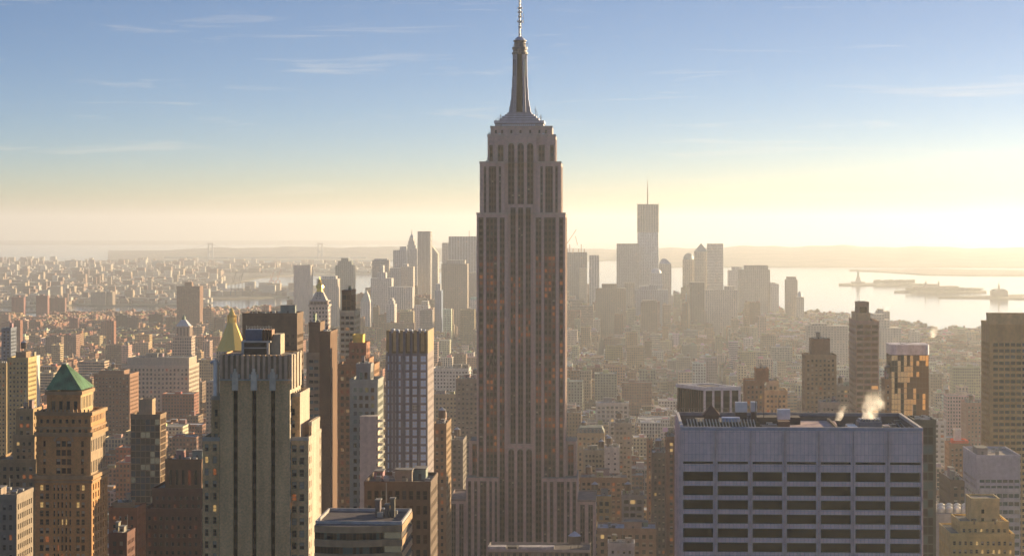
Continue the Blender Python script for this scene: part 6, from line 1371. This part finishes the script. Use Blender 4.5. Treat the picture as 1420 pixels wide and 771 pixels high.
# ------------------------------------------------------------------ labels for the small buildings
LAND = [(316, 'the gold spire'), (90, 'the green pyramid roof'), (205, 'the gold sided glass block'), (252, 'the clock tower'), (360, 'the three striped tan tower'), (564, 'the blue windowed tower'), (722, 'the central skyscraper'), (983, 'the striped dark block'), (1062, 'the twin apartment towers'), (1138, 'the flat topped brown tower'), (1203, 'the banded tower'), (1262, 'the gold paned tower'), (1330, 'the red topped block'), (1385, 'the pale teal office'), (1405, 'the olive gold edge tower'), (850, 'the cream grid building'), (24, 'the yellow slab'), (441, 'the pale clock tower'), (496, 'the stepped orange tower'), (890, 'the narrow brown tower'), (156, 'the massive red block'), (1110, 'the mauve office block'), (640, 'the brown grid block')]
used = {}
def lot_label(L_, i):
    x0, x1, y0, y1, h, ci, ri, c, r1, r2 = L_[:10]
    g = gz(y0); px, py = topx((x0 + x1) / 2, y0, g + h)
    W = x1 - x0
    shape = ('narrow ' if W < 10 else 'wide ' if W > 24 else '') + ('tall ' if h > 52 else 'low ' if h < 20 else '')
    gear = 'with water tank' if ('tank' in L_[-1]) else 'without tank'
    lm = min(LAND, key=lambda q: abs(q[0] - px)); dx = px - lm[0]
    side = 'in line with' if abs(dx) < 14 else ('just right of' if dx > 0 else 'just left of') if abs(dx) < 40 else ('right of' if dx > 0 else 'left of')
    zone = 'far beyond' if y0 > 3300 else 'blocks beyond' if y0 > 2400 else ''
    pos = {'': '', 'far beyond': 'far off, ', 'blocks beyond': 'some way off, '}[zone]
    base = (shape.strip(), PALN[ci][1], ROOFN[ri][1], gear, pos.strip(' ,'), side, lm[1])
    return base, px, py, lm
infos = []
for i in sorted(NAMED, key=lambda i: (lots[i][2], lots[i][0])):
    L_ = lots[i]; walls = MB(); extra = {}
    z = lot_geometry(L_, walls, extra)
    L_.append('tank' if 'water_tank' in extra else 'none')
    x0, x1, y0, y1 = L_[:4]
    o = walls.build('city_building', origin=Vector(((x0 + x1) / 2, (y0 + y1) / 2, gz(y0) - 2)))
    showpx = vis[i]
    if showpx > 90:
        for nm, fn in extra.items():
            m = MB(); fn(m); p = part(m, nm, o)
    o['category'] = 'building'; o['group'] = 'small city buildings filling the street grid'
    infos.append((o, *lot_label(L_[:10] + [L_[-1]], i)))
# make every label single: rank the look-alikes from near to far
def build_label(v, lead=''):
    sh, col_, roof_, gear, pos, side, lm = v
    w = lambda *p: ' '.join(' '.join(x for x in p if x).split())
    for cand in (w(lead, sh, col_, 'building,', roof_, gear + ',', pos, side, lm), w(lead, sh, col_, 'building,', roof_ + ',', pos, side, lm), w(lead, col_, 'building,', roof_ + ',', pos, side, lm), w(lead, col_, roof_ + ',', pos, side, lm), w(lead, col_, 'building,', side, lm)):
        if len(cand.replace('-', ' ').split()) <= 16: return cand
    return cand
ORD = ['first', 'second', 'third', 'fourth', 'fifth', 'sixth', 'seventh', 'eighth', 'ninth', 'tenth', 'eleventh', 'twelfth', 'thirteenth', 'fourteenth', 'fifteenth', 'sixteenth', 'seventeenth', 'eighteenth', 'nineteenth', 'twentieth']
bysame = {}
for rec in infos: bysame.setdefault(build_label(rec[1]), []).append(rec)
for base, recs in bysame.items():
    if len(recs) == 1: recs[0][0]['label'] = base; continue
    recs.sort(key=lambda q: -q[3])
    for k, q in enumerate(recs):
        lead = ('nearer', 'farther')[k] if len(recs) == 2 else ORD[min(k, 19)] + ' nearest'
        ws = base.split(); 
        if len(ws) + len(lead.split()) > 16: ws = base.replace(' just', '').replace(' building,', ',').split()
        q[0]['label'] = lead + ' ' + ' '.join(ws)
# the rest of the grid, uncountable in the picture, as one mass
m = MB()
for i, L_ in enumerate(lots):
    if i in NAMED: continue
    if vis[i] < 1 and L_[2] > 1500 and rl.random() < .35: continue
    extra = {}; lot_geometry(L_[:10], m, extra)
    for nm, fn in extra.items():
        if nm == 'water_tank' and L_[2] > 3600: continue
        if nm == 'roof_vents' and L_[2] > 3000: continue
        fn(m)
o = m.build('dense_city_blocks'); o['kind'] = 'stuff'
# low houses across the river
m = MB(); rb_ = random.Random(9)
def brook(n, pxr, dr, hs, sz):
    for _ in range(n):
        px = rb_.uniform(*pxr); d = dr[0] * (dr[1] / dr[0]) ** rb_.random()
        sh = BKF if dr[1] == 7900 else BKN
        if dr[1] != 8350 and not (np.interp(px, [q[0] for q in sh], [q[1] for q in sh]) + 60 < d < np.interp(px, [q[0] for q in sh], [q[2] for q in sh]) - 60): continue
        X = 0; X = wx(px, d); g = drop(d) - 3; s_ = rb_.uniform(*sz); h = rb_.uniform(*hs) * (1 if rb_.random() < .93 else 2.6)
        c = rb_.choice(((.34, .22, .15), (.45, .36, .26), (.55, .5, .42), (.28, .17, .12), (.4, .3, .2)))
        m.box(X, X + s_, d, d + s_ * .8, g, g + 3 + h, 'wall', c, rk='roof', rc=rb_.choice(((.2, .18, .17), (.4, .38, .36), (.12, .11, .1))), bottom=False)
brook(6000, (-60, 300), (6900, 15000), (7, 20), (14, 46)); brook(1500, (300, 520), (11800, 14200), (7, 18), (20, 60)); brook(350, (288, 410), (7900, 8350), (6, 16), (15, 60)); brook(700, (100, 282), (6980, 7900), (7, 16), (14, 40))
o = m.build('low_rise_suburb'); o['kind'] = 'stuff'
# bare winter trees in the parks: clumps of thin twigs
def trees(name, n, pxr, dr, h, seed):
    r = random.Random(seed); m = MB()
    for _ in range(n):
        d = r.uniform(*dr); X = wx(r.uniform(*pxr), d); g = drop(d); hh = h * r.uniform(.7, 1.2)
        m.tube((X, d, g), (X, d, g + hh * .45), .5, 'trees', n=3)
        for k in range(16):
            a = r.uniform(0, 6.28); rr_ = r.uniform(1, hh * .42); zz_ = g + hh * r.uniform(.4, 1.0); cx, cy = X + rr_ * math.cos(a), d + rr_ * math.sin(a); s_ = r.uniform(.8, 2.2)
            m.face([(cx - s_, cy, zz_ - s_ * .5), (cx + s_, cy + r.uniform(-1, 1), zz_ - s_ * .4), (cx + s_ * .3, cy, zz_ + s_)], 'trees')
    o = m.build(name); o['kind'] = 'stuff'
trees('park_trees', 220, (163, 200), (3250, 3700), 16, 3)
trees('island_trees', 260, (1212, 1268), (9560, 9780), 14, 4)
trees('island_trees', 200, (1256, 1362), (8500, 8560), 13, 5)
# distinct labels for the housing blocks
ORD2 = ORD + ['twenty first', 'twenty second', 'twenty third', 'last']
hb = sorted([o for o in bpy.data.objects if o.name.startswith('housing_block')], key=lambda o: o['px'])
for k, o in enumerate(hb):
    wide = 'wide' if o['w'] >= 18 else 'narrow' if o['w'] <= 12 else 'square'
    pos = ['the ochre block', 'the yellow slab', 'the green pyramid roof', 'the massive red block', 'the clock tower', 'the paired red tower', 'the gold spire', 'the broad brown slab', 'the ribbed white tower'][min(8, int(np.searchsorted([8, 40, 110, 175, 235, 285, 330, 375], o['px'])))]
    o['label'] = f"{wide} brick housing slab, {ORD2[k]} in the row, beyond {pos}"
    for q in ('hb', 'px', 'top', 'w'): del o[q]

# ------------------------------------------------------------------ steam
def steam(name, label, px, py0, D, w, h, dens, seed, lean=.3):
    X = wx(px, D); z0 = wz(px, py0, D); m = MB()
    m.prism(ngon(X + lean * h * .4, D, w, 10), z0, z0 + h, name, rk=name, bottom=True)
    mm = bpy.data.materials.new(name); mm.use_nodes = True; t = mm.node_tree; t.nodes.clear()
    ou = t.nodes.new('ShaderNodeOutputMaterial'); v = t.nodes.new('ShaderNodeVolumePrincipled'); v.inputs['Color'].default_value = (.97, .96, .94, 1); v.inputs['Anisotropy'].default_value = .55
    tc = t.nodes.new('ShaderNodeTexCoord'); no = t.nodes.new('ShaderNodeTexNoise'); no.inputs['Scale'].default_value = 3.0; no.inputs['Detail'].default_value = 6; no.inputs['Roughness'].default_value = .6
    mp = t.nodes.new('ShaderNodeMapping'); mp.inputs['Location'].default_value = (seed, seed * 2, 0); mp.inputs['Scale'].default_value = (1.2, 1.2, .8)
    t.links.new(tc.outputs['Generated'], mp.inputs[0]); t.links.new(mp.outputs[0], no.inputs['Vector'])
    sp = t.nodes.new('ShaderNodeSeparateXYZ'); t.links.new(tc.outputs['Generated'], sp.inputs[0])
    def M(op, a, b):
        x = t.nodes.new('ShaderNodeMath'); x.operation = op
        for i, q in enumerate((a, b)):
            if isinstance(q, (int, float)): x.inputs[i].default_value = q
            elif q is not None: t.links.new(q, x.inputs[i])
        return x.outputs[0]
    cxn = M('ADD', M('MULTIPLY', sp.outputs[2], lean), .5 - lean * .5)
    dx = M('SUBTRACT', sp.outputs[0], cxn); dy = M('SUBTRACT', sp.outputs[1], .5)
    rr_ = M('SQRT', M('ADD', M('MULTIPLY', dx, dx), M('MULTIPLY', dy, dy)), None)
    rad = M('ADD', M('MULTIPLY', sp.outputs[2], .16), .2)
    body = M('SUBTRACT', 1.0, M('DIVIDE', rr_, rad)); nn_ = M('SUBTRACT', no.outputs[0], .5)
    dd = M('ADD', body, M('MULTIPLY', nn_, 4.0)); top = M('SUBTRACT', 1.0, sp.outputs[2])
    de = M('MULTIPLY', M('MULTIPLY', M('MAXIMUM', dd, 0.0), M('MULTIPLY', top, top)), dens)
    t.links.new(de, v.inputs['Density']); t.links.new(v.outputs[0], ou.inputs['Volume']); MAT[name] = mm
    o = m.build(name); o['kind'] = 'stuff'; o['label'] = label
steam('steam', 'golden steam rising from the roof of the mauve office block', 1206, 584, D1 + 22, 5.4, 10.5, 1.5, 3.0)
steam('thin_steam', 'thin steam wisp at the rear edge of the mauve office roof', 1162, 583, D1 + 40, 2.4, 5.5, 2.6, 7.0, .5)
steam('river_steam', 'white puff of steam by the river', 1293, 468, 4000, 16, 30, .16, 11.0, .4)
steam('tower_steam', 'white puff of steam behind the banded tower', 1226, 436, 3900, 12, 22, .16, 13.0, .6)
